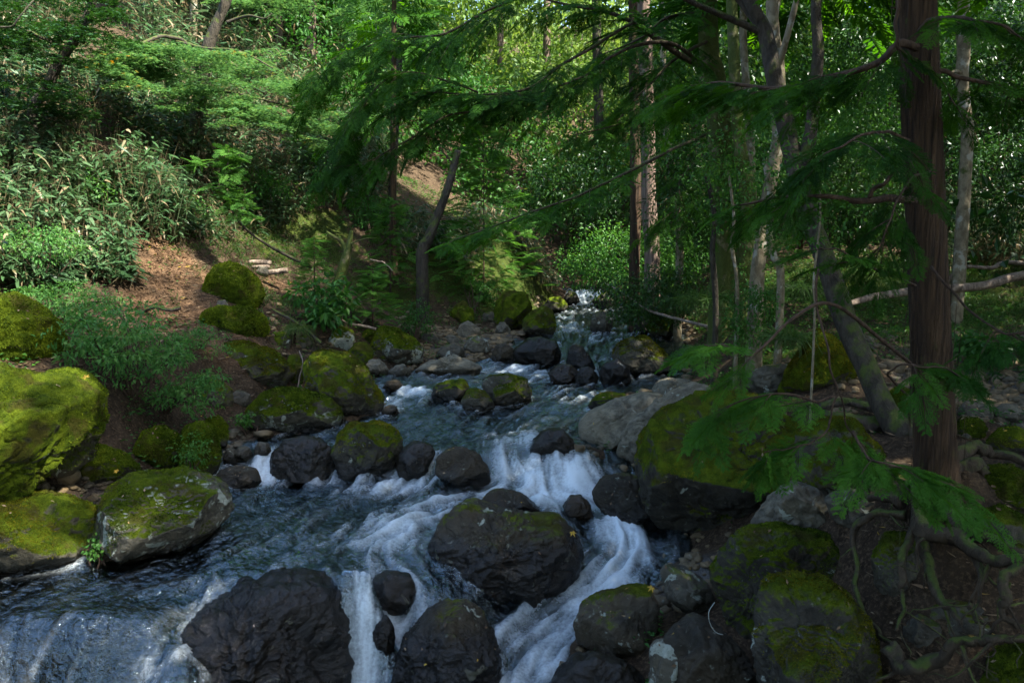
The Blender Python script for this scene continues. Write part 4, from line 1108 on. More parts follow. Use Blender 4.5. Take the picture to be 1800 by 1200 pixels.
a.build('trunk', M['bark_red'], t_red, base, True)
def gp(px, py, Y, dz=.02):
    p = P(px, py, Y); p[2] = max(p[2], gz(p[0], p[1]) + dz); return p
ROOTS = [([(1625,880,4.85),(1632,930,4.6),(1690,955,4.4),(1750,980,4.2),(1810,985,4.1),(1900,1000,4.0)],.05,.03),
 ([(1650,890,4.8),(1690,920,4.6),(1740,945,4.5),(1800,975,4.4),(1880,1000,4.3)],.045,.025),
 ([(1618,890,4.85),(1626,960,4.7),(1634,1020,4.5),(1660,1070,4.3),(1690,1100,4.2)],.04,.02),
 ([(1600,900,4.9),(1545,905,5.0),(1505,935,5.1),(1500,990,5.0),(1510,1050,4.8),(1545,1110,4.6),(1575,1135,4.4)],.03,.018),
 ([(1560,1140,4.3),(1590,1160,4.2),(1640,1155,4.1),(1685,1135,4.0),(1725,1125,3.95),(1760,1132,3.9),(1830,1120,3.9)],.04,.028),
 ([(1850,990,4.1),(1780,1010,4.0),(1760,1045,3.95),(1772,1085,3.9),(1820,1110,3.85)],.03,.02),
 ([(1660,830,5.1),(1690,795,5.4),(1730,788,5.5),(1765,800,5.5),(1830,830,5.4)],.05,.03),
 ([(1665,860,5.0),(1710,850,5.1),(1760,862,5.1),(1840,880,5.0)],.05,.03),
 ([(1590,880,5.0),(1540,870,5.3),(1490,880,5.6),(1450,900,5.8)],.035,.015),
 ([(1640,900,4.75),(1600,960,4.65),(1580,1010,4.6),(1592,1060,4.5),(1580,1110,4.4)],.03,.015),
 ([(1700,960,4.4),(1720,1010,4.25),(1705,1060,4.2),(1730,1100,4.1)],.022,.012)]
for pts, r0, r1 in ROOTS:
    c = catmull(np.array([gp(*p) for p in pts]), len(pts) * 8)
    c = c + np.column_stack([fbm(np.column_stack([np.linspace(0, 6, len(c)), np.full(len(c), k * 7.), np.full(len(c), r0 * 300)]), 2, 3) for k in range(3)]) * .03
    V, T = tube_geo(c, taper(len(c), r0 * 1.05, r1 * .6), 10, .5, int(r0 * 1000)); a = Acc(); a.add(V, T)
    for k in range(4):
        i = rng.integers(4, len(c) - 3); m = 12; s = np.linspace(0, 1, m)[:, None]
        dv = np.array([rng.normal(0, .5), rng.normal(-.2, .4), rng.uniform(-.9, -.1)]); dv *= rng.uniform(.2, .5)
        sp = c[i] + dv * s + np.column_stack([fbm(np.column_stack([s[:, 0] * 3, np.full(m, i * 1.3), np.full(m, q * 5.)]), 4, 2) for q in range(3)]) * .09 * s
        V, T = tube_geo(sp, taper(m, max(.006, r1 * .45), .002), 6, .3, i, False); a.add(V, T)
    a.build('root', M['root'], t_red, base, True)
def rb(pts, r0, r1, ntw, tl, fl, **k): conifer_branch(t_red, base, pts, r0, r1, ntw, tl, fl, **k)
rb([(1612,88,4.9),(1585,80,4.8),(1545,108,4.8),(1480,130,4.9),(1400,154,5.0),(1330,156,5.1),(1250,150,5.2),(1180,165,5.3)],.026,.008,20,.55,.24,t0=.25)
rb([(1608,355,4.85),(1560,352,4.6),(1500,350,4.5),(1440,346,4.5),(1370,352,4.6),(1290,356,4.7)],.024,.005,9,.4,.20,t0=.45,droop=.5)
rb([(1520,350,4.5),(1545,328,4.45),(1568,305,4.4),(1580,295,4.4)],.014,.006,0,.3,.2)
rb([(1610,505,4.8),(1560,480,4.4),(1500,455,4.2),(1440,430,4.1)],.010,.003,4,.25,.16,t0=.4)
rb([(1640,120,4.9),(1680,135,4.9),(1740,150,5.0),(1800,180,5.1),(1900,210,5.2)],.016,.006,8,.45,.22,t0=.2)
rb([(1580,0,4.8),(1575,60,4.75),(1590,95,4.8),(1640,130,4.8),(1680,180,4.7)],.012,.004,3,.3,.2)
rb([(1615,60,4.9),(1650,30,4.6),(1720,40,4.3),(1800,60,4.2)],.014,.005,6,.4,.22)
# the low hanging sprays in front of the mossy boulders
rb([(1600,640,4.75),(1500,560,4.3),(1440,530,4.0),(1380,575,3.9),(1320,625,3.85),(1270,612,3.85),(1235,600,3.85)],.012,.003,5,.20,0.24,t0=.62,droop=.2,per=4,tint=(.5,1),mat='cypress_near')
rb([(1435,470,4.1),(1432,540,4.05),(1450,620,4.0),(1468,690,4.0),(1500,750,4.0),(1530,790,3.95)],.007,.003,2,.18,0.24,t0=.75,droop=.2,per=4,tint=(.4,1),mat='cypress_near')
rb([(1468,690,4.0),(1420,700,3.9),(1350,690,3.85),(1290,705,3.85),(1260,730,3.85)],.006,.003,7,.2,0.23,t0=.25,droop=.25,per=4,tint=(.4,1),mat='cypress_near')
rb([(1600,700,4.7),(1560,660,4.2),(1590,640,4.0),(1640,650,3.9),(1690,655,3.85)],.007,.003,5,.2,0.24,t0=.5,droop=.3,per=4,tint=(.2,.8),mat='cypress_near')
rb([(1500,750,4.0),(1520,800,3.8),(1560,815,3.7),(1620,830,3.65),(1680,850,3.6)],.007,.003,8,.2,0.26,t0=.2,droop=.3,per=4,tint=(.5,1),mat='cypress_near')
rb([(1468,690,4.0),(1440,760,3.9),(1400,780,3.85),(1350,790,3.85)],.005,.003,5,.18,0.22,t0=.3,droop=.4,per=4,tint=(.3,.9),mat='cypress_near')
rb([(1640,470,4.8),(1700,540,4.4),(1750,580,4.0),(1800,590,3.8),(1850,600,3.7)],.008,.003,7,.25,0.26,t0=.4,droop=.4,per=4,tint=(0,.5),mat='cypress_near')
rb([(1600,250,4.8),(1540,230,4.5),(1480,260,4.3),(1420,290,4.3)],.010,.004,9,.45,.24,t0=.15,droop=.4,tint=(0,.6))
rb([(1640,300,4.85),(1590,330,4.4),(1560,400,4.2),(1545,450,4.15)],.008,.003,6,.3,.22,t0=.2,droop=.5,tint=(0,.6))
# high crown (it shades the near bank)
a = Acc()
n = 1500
z = rng.uniform(0, 1, n); an = rng.uniform(0, 2 * math.pi, n); r = (2.0 - 1.2 * z) * rng.uniform(.15, 1, n) ** .6
pos = np.column_stack([3.6 + r * np.cos(an), 5.1 + r * np.sin(an), 5.8 + 8 * z - .2 * r])
place_fronds(a, pos, nrm(np.column_stack([np.cos(an), np.sin(an), rng.uniform(-.6, .1, n)])), nrm(UP + rng.normal(0, .35, (n, 3))), rng.uniform(.45, .8, n), rng.uniform(0, .8, n), FRONDS_FAR)
a.build('crown', M['cypress'], t_red, base, False)

# ------------------------------------------------------------------ the cypress in the middle whose boughs hang over the stream
b2 = P(1272, 470, 13.2); b2[2] = gz(b2[0], b2[1]) - .1
t_mid = thing('cypress_tree', 'broad moss grown trunk whose dark boughs reach left over the stream', 'tree', b2)
tm = catmull(np.array([b2, P(1270, 330, 13.2), P(1258, 150, 13.2), P(1244, 0, 13.2), [3.1, 13.2, 13.5]]), 60)
V, T = tube_geo(tm, taper(60, .22, .12), 16, .08, 3); a = Acc(); a.add(V, T); a.build('trunk', M['bark_moss'], t_mid, b2, True)
def mb(pts, r0, r1, ntw, tl, fl, **k): conifer_branch(t_mid, b2, pts, r0, r1, ntw, tl, fl, bark='root', **k)
mb([(1245,125,13.2),(1190,95,11.4),(1150,65,11.0),(1110,38,10.8),(1060,18,10.7),(1000,10,10.6),(930,-10,10.5)],.05,.012,16,0.84,0.34,t0=.3,droop=.3,tint=(0,.7))
mb([(1110,40,10.8),(1040,82,10.4),(990,110,10.2),(940,150,10.1),(890,163,10.0),(840,165,9.9),(770,160,9.8),(700,170,9.7)],.022,.006,26,0.96,0.34,t0=.22,droop=.3,tint=(0,.6))
mb([(1240,120,13.2),(1185,78,11.2),(1130,78,10.8),(1080,100,10.6),(1035,128,10.4),(985,150,10.3),(930,166,10.2),(885,166,10.1)],.03,.007,16,0.84,0.34,t0=.35,droop=.35,tint=(0,.7))
mb([(885,166,10.1),(835,192,10.0),(780,205,9.9),(740,235,9.8),(690,262,9.7),(640,285,9.6),(580,300,9.5)],.016,.005,18,0.72,0.32,t0=.1,droop=.4,tint=(0,.6))
mb([(930,-10,10.5),(860,20,10.3),(780,60,10.2),(700,70,10.1),(620,90,10.0),(560,140,9.9)],.02,.005,26,1.08,0.37,t0=.05,droop=.45,tint=(0,.7))
mb([(840,165,9.9),(780,140,9.8),(700,130,9.8),(630,190,9.7),(600,240,9.7)],.014,.004,20,0.96,0.34,t0=.1,droop=.5,tint=(0,.6))
mb([(1240,235,13.2),(1180,262,9.0),(1130,290,8.6),(1070,322,8.3),(1010,345,8.1),(940,370,7.9),(860,400,7.8),(790,425,7.7)],.022,.005,17,.5,.26,t0=.25,droop=.2,tint=(.3,1))
mb([(1240,180,13.2),(1160,190,11.8),(1080,220,11.0),(1000,240,10.7)],.02,.005,7,0.60,0.28,t0=.25,droop=.4,tint=(.1,.8))
mb([(1240,160,13.2),(1290,170,11.6),(1350,160,11.2),(1420,190,11.0)],.02,.006,12,0.72,0.32,t0=.2,droop=.4,tint=(0,.7))
mb([(1240,270,13.2),(1200,310,11.5),(1190,360,11.2),(1150,400,11.0)],.014,.004,10,0.60,0.30,t0=.2,droop=.4,tint=(.2,.9))
mb([(1244,70,13.2),(1200,95,12.2),(1160,130,11.6),(1120,170,11.2),(1085,215,11)],.03,.006,20,.8,.34,t0=.12,droop=.35,tint=(.1,.9))
mb([(1242,20,13.2),(1180,30,12.2),(1120,70,11.8),(1050,100,11.5)],.03,.006,18,.8,.34,t0=.15,droop=.35,tint=(.1,.9))
a = Acc(); n = 1500
z = rng.uniform(0, 1, n); an = rng.uniform(0, 2 * math.pi, n); r = (2.3 - 1.3 * z) * rng.uniform(.15, 1, n) ** .6
pos = np.column_stack([4.6 + r * np.cos(an), 13.0 + r * np.sin(an), 7.3 + 7 * z - .2 * r])
place_fronds(a, pos, nrm(np.column_stack([np.cos(an), np.sin(an), rng.uniform(-.6, .1, n)])), nrm(UP + rng.normal(0, .35, (n, 3))), rng.uniform(.5, .9, n), rng.uniform(0, .8, n), FRONDS_FAR)
a.build('crown', M['cypress'], t_mid, b2, False)

# ------------------------------------------------------------------ broadleaf and other trees on the right bank
can = canopy
tree('leaning_tree', 'dark mottled tree leaning left over the boulders, forked into two stems', 'tree',
     [(1590,770,7.0),(1560,730,7.1),(1525,650,7.3),(1490,570,7.5),(1455,470,7.7),(1425,390,7.9),(1402,310,8.0),(1380,220,8.1),(1362,140,8.1),(1345,60,8.2),(1318,0,8.2),(1290,-90,8.3),(1270,-200,8.4)],
     [.13,.105,.10,.095,.09,.08,.06,.05],'bark_dark',
     [([(1415,355,7.95),(1412,300,8.0),(1424,240,8.0),(1432,170,8.0),(1438,90,8.0),(1434,20,8.0),(1440,-60,8.0),(1445,-200,8.0)],.075,.04),
      ([(1362,140,8.1),(1350,90,8.2),(1335,50,8.2),(1310,15,8.3),(1270,-40,8.3)],.045,.03),
      ([(1345,60,8.2),(1300,40,8.2),(1240,15,8.1),(1190,-10,8.0),(1120,-60,7.9)],.04,.02)],
     can(8.0,13,2.8,260,60,.12,.06,'camellia',off=(1.6,-1.2)))
tree('broadleaf_tree', 'pale speckled slim trunk rising straight behind the forked leaning tree', 'tree',
     [(1330,500,9.9),(1338,430,9.9),(1350,350,10),(1362,280,10),(1372,200,10),(1368,120,10),(1360,60,10),(1357,0,10),(1355,-120,10),(1350,-260,10)],[.10,.085,.08,.075,.07,.06],'bark_grey',
     [([(1365,240,10),(1358,180,10),(1352,120,10.1),(1362,40,10.2),(1375,-40,10.2)],.05,.03),([(1368,120,10),(1385,60,9.8),(1400,0,9.7),(1420,-80,9.6)],.045,.03)],
     can(9,14,2.8,150,60,.10,.05,'camellia'))
tree('broadleaf_tree', 'thin blotchy pale trunk left of the speckled slim trunk', 'tree',
     [(1335,470,12),(1325,400,12),(1322,320,12),(1318,230,12),(1310,130,12),(1306,50,12),(1310,-20,12),(1310,-160,12)],[.075,.06,.055,.05],'bark_grey',[],
     can(8.5,13,2.4,110,60,.10,.05,'camellia'))
tree('broadleaf_tree', 'pale grey wavy trunk far right behind the red cypress', 'tree',
     [(1700,260,11),(1698,215,11),(1694,170,11),(1690,130,11),(1694,90,11),(1692,40,11),(1694,0,11),(1700,-150,11)],[.085,.08,.08,.07],'bark_grey',
     [([(1690,128,11),(1678,125,10.8),(1668,132,10.7)],.03,.012)],can(8,13,2.8,140,60,.11,.055,'camellia'))
tree('cedar_tree', 'pinkish pale cedar trunk in the light beyond the bend, twin of a dark one', 'tree',
     [(1146,450,17),(1142,380,17),(1140,300,17),(1140,220,17),(1136,120,17),(1132,0,17),(1130,-200,17),(1130,-400,17)],[.18,.155,.145,.135,.11],'bark_cedar',[],spire(11,18,2.2,700,.8))
tree('cedar_tree', 'dark reddish cedar trunk touching the pale pinkish one', 'tree',
     [(1116,450,17.4),(1117,350,17.4),(1116,250,17.4),(1114,100,17.4),(1112,-300,17.4)],[.14,.12,.11,.09],'bark_red',[],spire(11,17,2.0,500,.8))
tree('broadleaf_tree', 'thin pale trunk leaning right of the pinkish cedar', 'tree',
     [(1195,420,16),(1186,350,16),(1176,280,16),(1170,220,16),(1166,120,16),(1160,-100,16)],[.09,.07,.06,.05],'bark_grey',[],can(8,13,2.5,90,60,.12,.06,'camellia'))
tree('broadleaf_tree', 'stout trunk wrapped in small leaved ivy by the right bank edge', 'tree',
     [(1308,540,11),(1308,480,11),(1312,420,11),(1316,350,11),(1300,250,11),(1290,100,11),(1280,-200,11)],[.15,.12,.11,.09,.07],'bark_moss',[],
     lambda acc, tops, c: (leaf_cloud(acc, c[:26] + rng.normal(0, .06, (26, 3)), .17, 60, .045, .035, (.2, .9), flatten=1.2), 'shrub')[1])
for i, (pts, r0, r1, lab) in enumerate([
   ([(1258,560,10.4),(1256,500,10.4),(1252,440,10.4),(1256,380,10.4),(1240,300,10.4)],.045,.03,'dark bent sapling stem at the right bank edge, leftmost of the thin stems'),
   ([(1296,545,9.6),(1294,480,9.6),(1286,430,9.6),(1290,380,9.6),(1280,300,9.7)],.026,.016,'thin tan sapling stem with a slight kink, beside the ivy wrapped trunk'),
   ([(1372,490,9.2),(1360,450,9.2),(1352,410,9.2),(1356,360,9.2),(1345,280,9.2)],.05,.035,'tan forked sapling stem at the foot of the speckled slim trunk'),
   ([(1432,560,7.2),(1430,500,7.2),(1436,440,7.2),(1442,380,7.2),(1440,300,7.2)],.012,.008,'pencil thin bare stem standing beside the leaning tree')]):
    tree('sapling', lab, 'sapling', pts, [r0, r1], 'bark_grey' if i else 'bark_dark', [],
         lambda acc, tops, c: (leaf_cloud(acc, c[-1] + rng.normal(0, .35, (22, 3)), .22, 40, .055, .028, (.3, 1)), 'shrub')[1], sides=7)
# ------------------------------------------------------------------ trees on the left bank
def maple_crown(pl, per, size, mat='maple', tint=(.1, .95)):
    def f(acc, tops, c):
        ctr = np.array([P(px, py, Y) for px, py, Y, r in pl])
        plates(acc, ctr, [r for *_, r in pl], per, size, tint)
        return mat
    return f
pl = []
for (x0, y0, x1, y1, n_, Y0, Y1) in [(150,60,330,130,14,13.5,15),(140,90,260,150,8,13,14),(300,80,420,110,8,14,15.5),(190,110,340,140,10,13.5,15),(240,120,420,170,10,14,15.5),(330,100,560,160,16,15,17),(330,150,560,215,18,14.5,16.5),
     (430,90,560,170,10,15.5,17.5),(400,180,580,250,16,14.5,16.5),(500,150,600,240,10,15,17),(200,60,300,100,6,14,15),(300,175,420,205,6,14,15)]:
    for _ in range(n_):
        t = rng.random(); pl.append((x0 + (x1 - x0) * t, y0 + (y1 - y0) * t + rng.normal(0, 10), rng.uniform(Y0, Y1), rng.uniform(.28, .55)))
tree('maple_tree', 'maple with bright green flat tiers of leaves on a leaning forked trunk, left slope', 'tree',
     [(345,205,16.2),(358,150,16.1),(365,90,16.0),(378,50,16.0),(398,0,16.0),(420,-80,16),(440,-200,16)],[.13,.12,.11,.09,.06],'bark_dark',
     [([(372,70,16.0),(384,40,16.0),(392,0,15.9),(390,-80,15.9)],.06,.04),([(398,40,16.0),(420,32,16),(440,28,15.9),(465,33,15.8),(478,24,15.8)],.035,.01),
      ([(358,150,16.1),(330,80,15.5),(295,65,15.0),(275,66,14.7),(240,80,14.2),(215,84,14)],.05,.015),([(360,110,16),(310,75,15.2),(360,85,15.2),(420,90,15),(480,120,15)],.03,.012),
      ([(350,180,16),(380,160,15.8),(440,170,15.6),(520,190,15.5)],.04,.012)],maple_crown(pl, 190, .060))
pl2 = [(rng.uniform(-60, 210), rng.uniform(-40, 90), rng.uniform(11, 13.5), rng.uniform(.35, .6)) for _ in range(46)] + [(rng.uniform(-40, 130), rng.uniform(60, 200), rng.uniform(11.5, 13.5), rng.uniform(.3, .5)) for _ in range(22)]
tree('maple_tree', 'dark slanting trunk with shaded leaves in the upper left corner', 'tree',
     [(58,200,12.4),(78,160,12.4),(98,120,12.4),(118,88,12.4),(138,60,12.4),(160,10,12.4),(190,-100,12.4)],[.085,.075,.07,.05],'bark_dark',
     [([(118,88,12.4),(60,60,12),(10,40,11.6),(-40,50,11.4)],.03,.012),([(0,48,10.5),(22,46,10.5),(34,30,10.5),(60,0,10.6)],.012,.008)],
     lambda acc, tops, c: (plates(acc, np.array([P(*q[:3]) for q in pl2]), [q[3] for q in pl2], 90, .075, (.0, .5)), 'camellia')[1])
pl3 = [(rng.uniform(610, 800), rng.uniform(-20, 160), rng.uniform(17, 21), rng.uniform(.4, .7)) for _ in range(44)] + [(rng.uniform(380, 560), rng.uniform(-60, 20), rng.uniform(18, 22), rng.uniform(.4, .7)) for _ in range(22)]
tree('maple_tree', 'slender tree with pale green sunlit leaves behind the dark overhanging boughs', 'tree',
     [(690,330,20),(694,240,20),(700,130,20),(705,0,20),(700,-120,20)],[.12,.10,.08,.06],'bark_dark',[],maple_crown(pl3, 120, .085, 'maple', (.2, .9)))
tree('cypress_tree', 'slim straight dark trunk left of the leaning snag, among ferny young cypress sprays', 'tree',
     [(692,420,17),(692,380,17),(691,320,17),(691,230,17),(692,100,17),(694,-100,17)],[.075,.065,.06,.05],'bark_red',[],spire(5.6,10,1.6,260,.6,'cypress',(.2,1)))
tree('cedar_tree', 'sunlit pale trunk on the upper slope, shorter of the two seen there', 'tree',
     [(490,120,26),(490,90,26),(491,40,26),(490,-20,26),(490,-260,26)],[.125,.115,.11,.08],'bark_cedar',[],spire(12,20,2.6,500,1.0,'cypress_light'))
tree('cedar_tree', 'tall pinkish pale trunk on the upper slope with broken side twigs', 'tree',
     [(542,165,26),(545,120,26),(547,80,26),(549,20,26),(551,-60,26),(552,-280,26)],[.15,.14,.13,.09],'bark_cedar',
     [([(548,60,26),(560,42,25.8),(576,38,25.6),(600,22,25.5)],.03,.01),([(546,110,26),(553,100,25.9),(562,118,25.8)],.02,.008)],spire(12,20,2.8,500,1.0,'cypress_light'))
tree('cedar_tree', 'thin grey straight trunk behind the forked maple at the top edge', 'tree',
     [(338,80,22),(340,40,22),(341,0,22),(342,-200,22)],[.12,.11,.09],'bark_grey',[],spire(11,17,2.4,400,1.0))
tree('dead_tree', 'dark leaning broken snag above the stream bank, bare of leaves', 'tree',
     [(742,450,15.8),(754,418,15.8),(768,380,15.9),(784,340,15.9),(796,300,16),(805,264,16)],[.13,.115,.10,.085,.075,.06],'bark_dark',
     [([(796,290,16),(788,278,15.9),(772,262,15.8)],.02,.008)],None)
tree('dead_stump', 'yellow mossy forked stump on the left bank beside the young cypresses', 'stump',
     [(588,515,13.6),(598,485,13.6),(608,455,13.6),(613,435,13.6),(618,405,13.6)],[.085,.075,.085,.07,.03],'bark_moss',
     [([(610,445,13.6),(600,425,13.6),(585,415,13.5),(574,407,13.5)],.05,.015),([(612,430,13.6),(640,420,13.4),(662,418,13.3)],.014,.005)],None)
# young cypress with the hooked stem
hb = P(548, 472, 13.8); hb[2] = gz(hb[0], hb[1]) - .03
yc = thing('young_cypress', 'young cypress with a hooked bare stem and a bright feathery top on the left slope', 'sapling', hb)
hs = catmull(np.array([P(548,470,13.8), P(510,452,13.6), P(470,430,13.4), P(430,400,13.2), P(408,370,13.1), P(396,330,13.1), P(400,290,13.1), P(402,262,13.1)]), 50)
V, T = tube_geo(hs, taper(50, .032, .008), 8, .1, 1); a = Acc(); a.add(V, T); a.build('stem', M['bark_dark'], yc, hb, True)
def tuft(acc, pts, n, L, tint=(.2, 1)):
    pts = np.array(pts); q = pts[rng.integers(len(pts), size=n)] + rng.normal(0, .05, (n, 3))
    d = nrm(rdir(n, -.5, .6)); place_fronds(acc, q, d, nrm(UP + rng.normal(0, .5, (n, 3))), L * rng.uniform(.6, 1.3, n), rng.uniform(*tint, n), FRONDS)
a = Acc(); tuft(a, hs[28:], 110, .26); tuft(a, [P(425,345,13.1), P(430,360,13.0), P(385,300,13.1), P(412,320,13.1), P(350,290,13.3), P(440,380,13.0)], 70, .24)
a.build('foliage', M['cypress_light'], yc, hb, False)
def young_conifer(label, px, ytop, ybase, Y, r, n, L, tint=(.2, 1), mat='cypress_light'):
    top = P(px, ytop, Y); ft = P(px, ybase, Y); ft[2] = min(ft[2], gz(ft[0], ft[1]) - .02) if False else gz(ft[0], ft[1]) - .02
    t = thing('young_cypress', label, 'sapling', ft)
    V, T = tube_geo(np.linspace(ft, top, 8), taper(8, .02, .004), 6, .1, 2); a = Acc(); a.add(V, T); a.build('stem', M['twig'], t, ft, True)
    z = rng.uniform(.05, 1, n); an = rng.uniform(0, 6.283, n); rr_ = r * (1.02 - z) * rng.uniform(.2, 1, n)
    pos = ft + (top - ft) * z[:, None] + np.column_stack([rr_ * np.cos(an), rr_ * np.sin(an), np.zeros(n)])
    a = Acc(); place_fronds(a, pos, nrm(np.column_stack([np.cos(an), np.sin(an), rng.uniform(-.3, .5, n)])), nrm(UP + rng.normal(0, .35, (n, 3))), L * rng.uniform(.6, 1.2, n), rng.uniform(*tint, n), FRONDS)
    a.build('foliage', M[mat], t, ft, False)
young_conifer('soft pale green young cypress left of the yellow mossy stump', 552, 415, 510, 13.4, .40, 120, .24)
young_conifer('bushy young cypress at the edge of the bank above the white lichen spotted boulder', 655, 470, 575, 13.8, .55, 190, .26)
young_conifer('pale young cypress spray around the foot of the slim straight trunk', 685, 345, 440, 16.2, .7, 160, .32)
young_conifer('feathery grey green young cypress behind the leaning snag, upper centre', 850, 190, 400, 18.5, 1.7, 520, .45, (.2, 1))

# ------------------------------------------------------------------ ground cover, shrubs, far woods
def sasa_field(acc, q, hmin, hmax, L, W, leaves=7, dead=.22, tint=(.0, .62)):
    n = len(q)
    g = ground_z(q, False)
    h = rng.uniform(hmin, hmax, n) * np.clip(1 + .7 * fbm(np.column_stack([q * .7, np.zeros(n)]), 55, 3), .35, 1.6)
    lean = rng.normal(0, .22, (n, 2)) + [.12, -.12]
    top = np.column_stack([q + lean * h[:, None], g + h])
    pt = rng.uniform(*tint, n)
    for _ in range(2):
        b = np.column_stack([q + rng.normal(0, .05, (n, 2)), g]); dv = top - b + rng.normal(0, .08, (n, 3))
        kites(acc, b, dv, rdir(n), np.linalg.norm(dv, axis=1), .010, rng.uniform(.70, .95, n))
    for j in range(leaves):
        up = rng.uniform(.35, 1.05, n)[:, None]
        pos = np.column_stack([q, g]) * (1 - up) + top * up
        d = rdir(n, -.35, .35) + np.array([.25, -.3, -.15])
        isd = rng.random(n) < dead * (1.5 if j > leaves // 2 else .5)
        ti = np.where(isd, rng.uniform(.72, 1.0, n), pt * .7 + rng.uniform(*tint, n) * .3)
        lances(acc, pos, d, nrm(UP + rdir(n) * .75), L * rng.uniform(.4, 1.3, n), W * rng.uniform(.7, 1.2, n), ti, np.where(isd, rng.uniform(.5, .9, n), rng.uniform(.05, .40, n)))
a = Acc()
zone = np.array([P(*p)[:2] for p in [(-500,640,8.6),(-60,520,9.6),(120,490,10.9),(235,440,12.0),(330,415,13.3),(440,410,15),(560,395,17.5),(660,365,19),(690,300,24),(640,200,24),(560,170,21),(300,20,20),(0,-200,18),(-700,0,16)]])
q = sample_poly(zone, 9000)
nzq = fbm(np.column_stack([q * .9, np.zeros(len(q))]), 77, 3)
q = q[nzq > -.35]
sasa_field(a, q, .30, .95, .20, .046, 7, .09)
zone1b = np.array([P(*p)[:2] for p in [(-260,560,9.0),(60,515,10.2),(245,500,11.4),(330,425,13.1),(310,330,14.2),(100,320,12.4),(-260,320,11)]])
q1b = sample_poly(zone1b, 2600); q1b = q1b[fbm(np.column_stack([q1b * 1.3, np.zeros(len(q1b))]), 78, 3) > -.2]
sasa_field(a, q1b, .25, .75, .19, .042, 7, .10, (.1, .66))
a.build('bamboo_grass', M['sasa'], None, (0, 0, 0), False, kind='stuff')
a = Acc()
zone2 = np.array([P(*p)[:2] for p in [(250,100,19.5),(420,180,20),(560,170,22),(700,240,27),(720,120,36),(640,-80,42),(300,-80,30),(150,-50,22)]])
sasa_field(a, sample_poly(zone2, 3600), .5, 1.2, .34, .06, 7, .25, (.3, .68))
a.build('bamboo_grass', M['sasa'], None, (0, 0, 0), False, kind='stuff')
a = Acc()
zone3 = np.array([P(*p)[:2] for p in [(690,470,17),(780,440,18.5),(900,425,22),(990,470,25),(970,400,26),(860,390,23),(700,400,19)]])
sasa_field(a, sample_poly(zone3, 700), .25, .7, .24, .036, 6, .3)
zone4 = np.array([P(*p)[:2] for p in [(1640,440,15),(1700,400,16),(1850,400,14),(2100,420,12),(2100,250,18),(1700,280,22),(1620,330,22)]])
sasa_field(a, sample_poly(zone4, 2200), .4, 1.4, .24, .038, 7, .15, (.0, .5))
a.build('bamboo_grass', M['sasa'], None, (0, 0, 0), False, kind='stuff')

# low leafy ground cover
def cover(acc, q, h, L, W, per, tint=(.1, .9)):
    n = len(q); g = ground_z(q)
    for _ in range(per):
        o = rng.normal(0, .05, (n, 2))
        pos = np.column_stack([q + o, g + rng.uniform(.0, h, n)])
        kites(acc, pos, rdir(n, -.1, .6), nrm(UP + rdir(n) * .6), L * rng.uniform(.5, 1.3, n), W * rng.uniform(.6, 1.2, n), rng.uniform(*tint, n), .25)
def off_stream(q, m=.25):
    return q[poly_sd(_sh, q) > m]
def dens(q, items, bg_=0.0):
    return q[rng.random(len(q)) < np.clip(bg_ + blob(q, items), 0, 1)]
allq = off_stream(np.column_stack([rng.uniform(-9, 9, 26000), rng.uniform(4.2, 24, 26000)]))
bare_m = np.clip(blob(allq, BARE) * 1.4 + blob(allq, GRAV) * 1.4, 0, 1)
keepq = allq[rng.random(len(allq)) > bare_m * .75]
nzq = fbm(np.column_stack([keepq * 1.1, np.zeros(len(keepq))]), 7, 3)
keepq = keepq[(nzq > -.1) & ~((keepq[:, 0] > 1.2) & (keepq[:, 1] < 7.0))]
a = Acc(); cover(a, keepq, .12, .060, .032, 5)
a.build('undergrowth', M['shrub'], None, (0, 0, 0), False, kind='stuff')
# grass
def blades(acc, q, L, W, per, tint=(.1, .9), spread=.04, tilt=.9):
    n = len(q); g = ground_z(q)
    for _ in range(per):
        pos = np.column_stack([q + rng.normal(0, spread, (n, 2)), g - .01])
        d = nrm(np.column_stack([rng.normal(0, .55, (n, 2)), np.full(n, tilt)]))
        lances(acc, pos, d, rdir(n), L * rng.uniform(.5, 1.3, n), W, rng.uniform(*tint, n), rng.uniform(.1, .7, n))
GR = [(1560,520,12.6,1.2,.9),(1640,540,12.4,1.2,.8),(1750,540,12.2,1.3,.8),(1530,460,15,1.6,1),(1540,480,14.5,1.6,1),(1600,470,16,1.8,1),(1500,490,14,1.2,1),(1450,480,15,1.2,.8),(1680,560,12,1.0,.7),(1600,600,10,.8,.5),(1700,580,11,1.0,.6),(400,440,14.5,.9,.9),(440,432,15,1.0,.9),(350,410,14,.8,.6),(430,520,12.8,.6,.5),(480,520,13,.6,.6),(460,420,16,1.2,.5),(520,430,16,1.0,.6),(400,440,15,1.0,.4),(340,400,14,.8,.3)]
gq2 = dens(off_stream(np.column_stack([rng.uniform(-8, 11, 90000), rng.uniform(8, 20, 90000)])), GR)
a = Acc(); blades(a, gq2, .17, .010, 4)
a.build('grass', M['grass'], None, (0, 0, 0), False, kind='stuff')
def tussock(label, px, py, Y, r, n, L, tint=(.1, .9), W=.009, tilt=.5):
    c = P(px, py, Y); c[2] = gz(c[0], c[1])
    c[2] = max(c[2], P(px, py, Y)[2] - .05)
    a = Acc()
    pos = c + np.column_stack([rng.normal(0, r * .35, (n, 2)), rng.normal(0, .01, n)])
    d = nrm(np.column_stack([rng.normal(0, .7, (n, 2)), np.full(n, tilt)]))
    lances(a, pos, d, rdir(n), L * rng.uniform(.6, 1.3, n), W, rng.uniform(*tint, n), rng.uniform(.5, 1.2, n))
    return a.build('grass_tussock', M['grass'], None, tuple(c), False, label=label, cat='grass tuft')
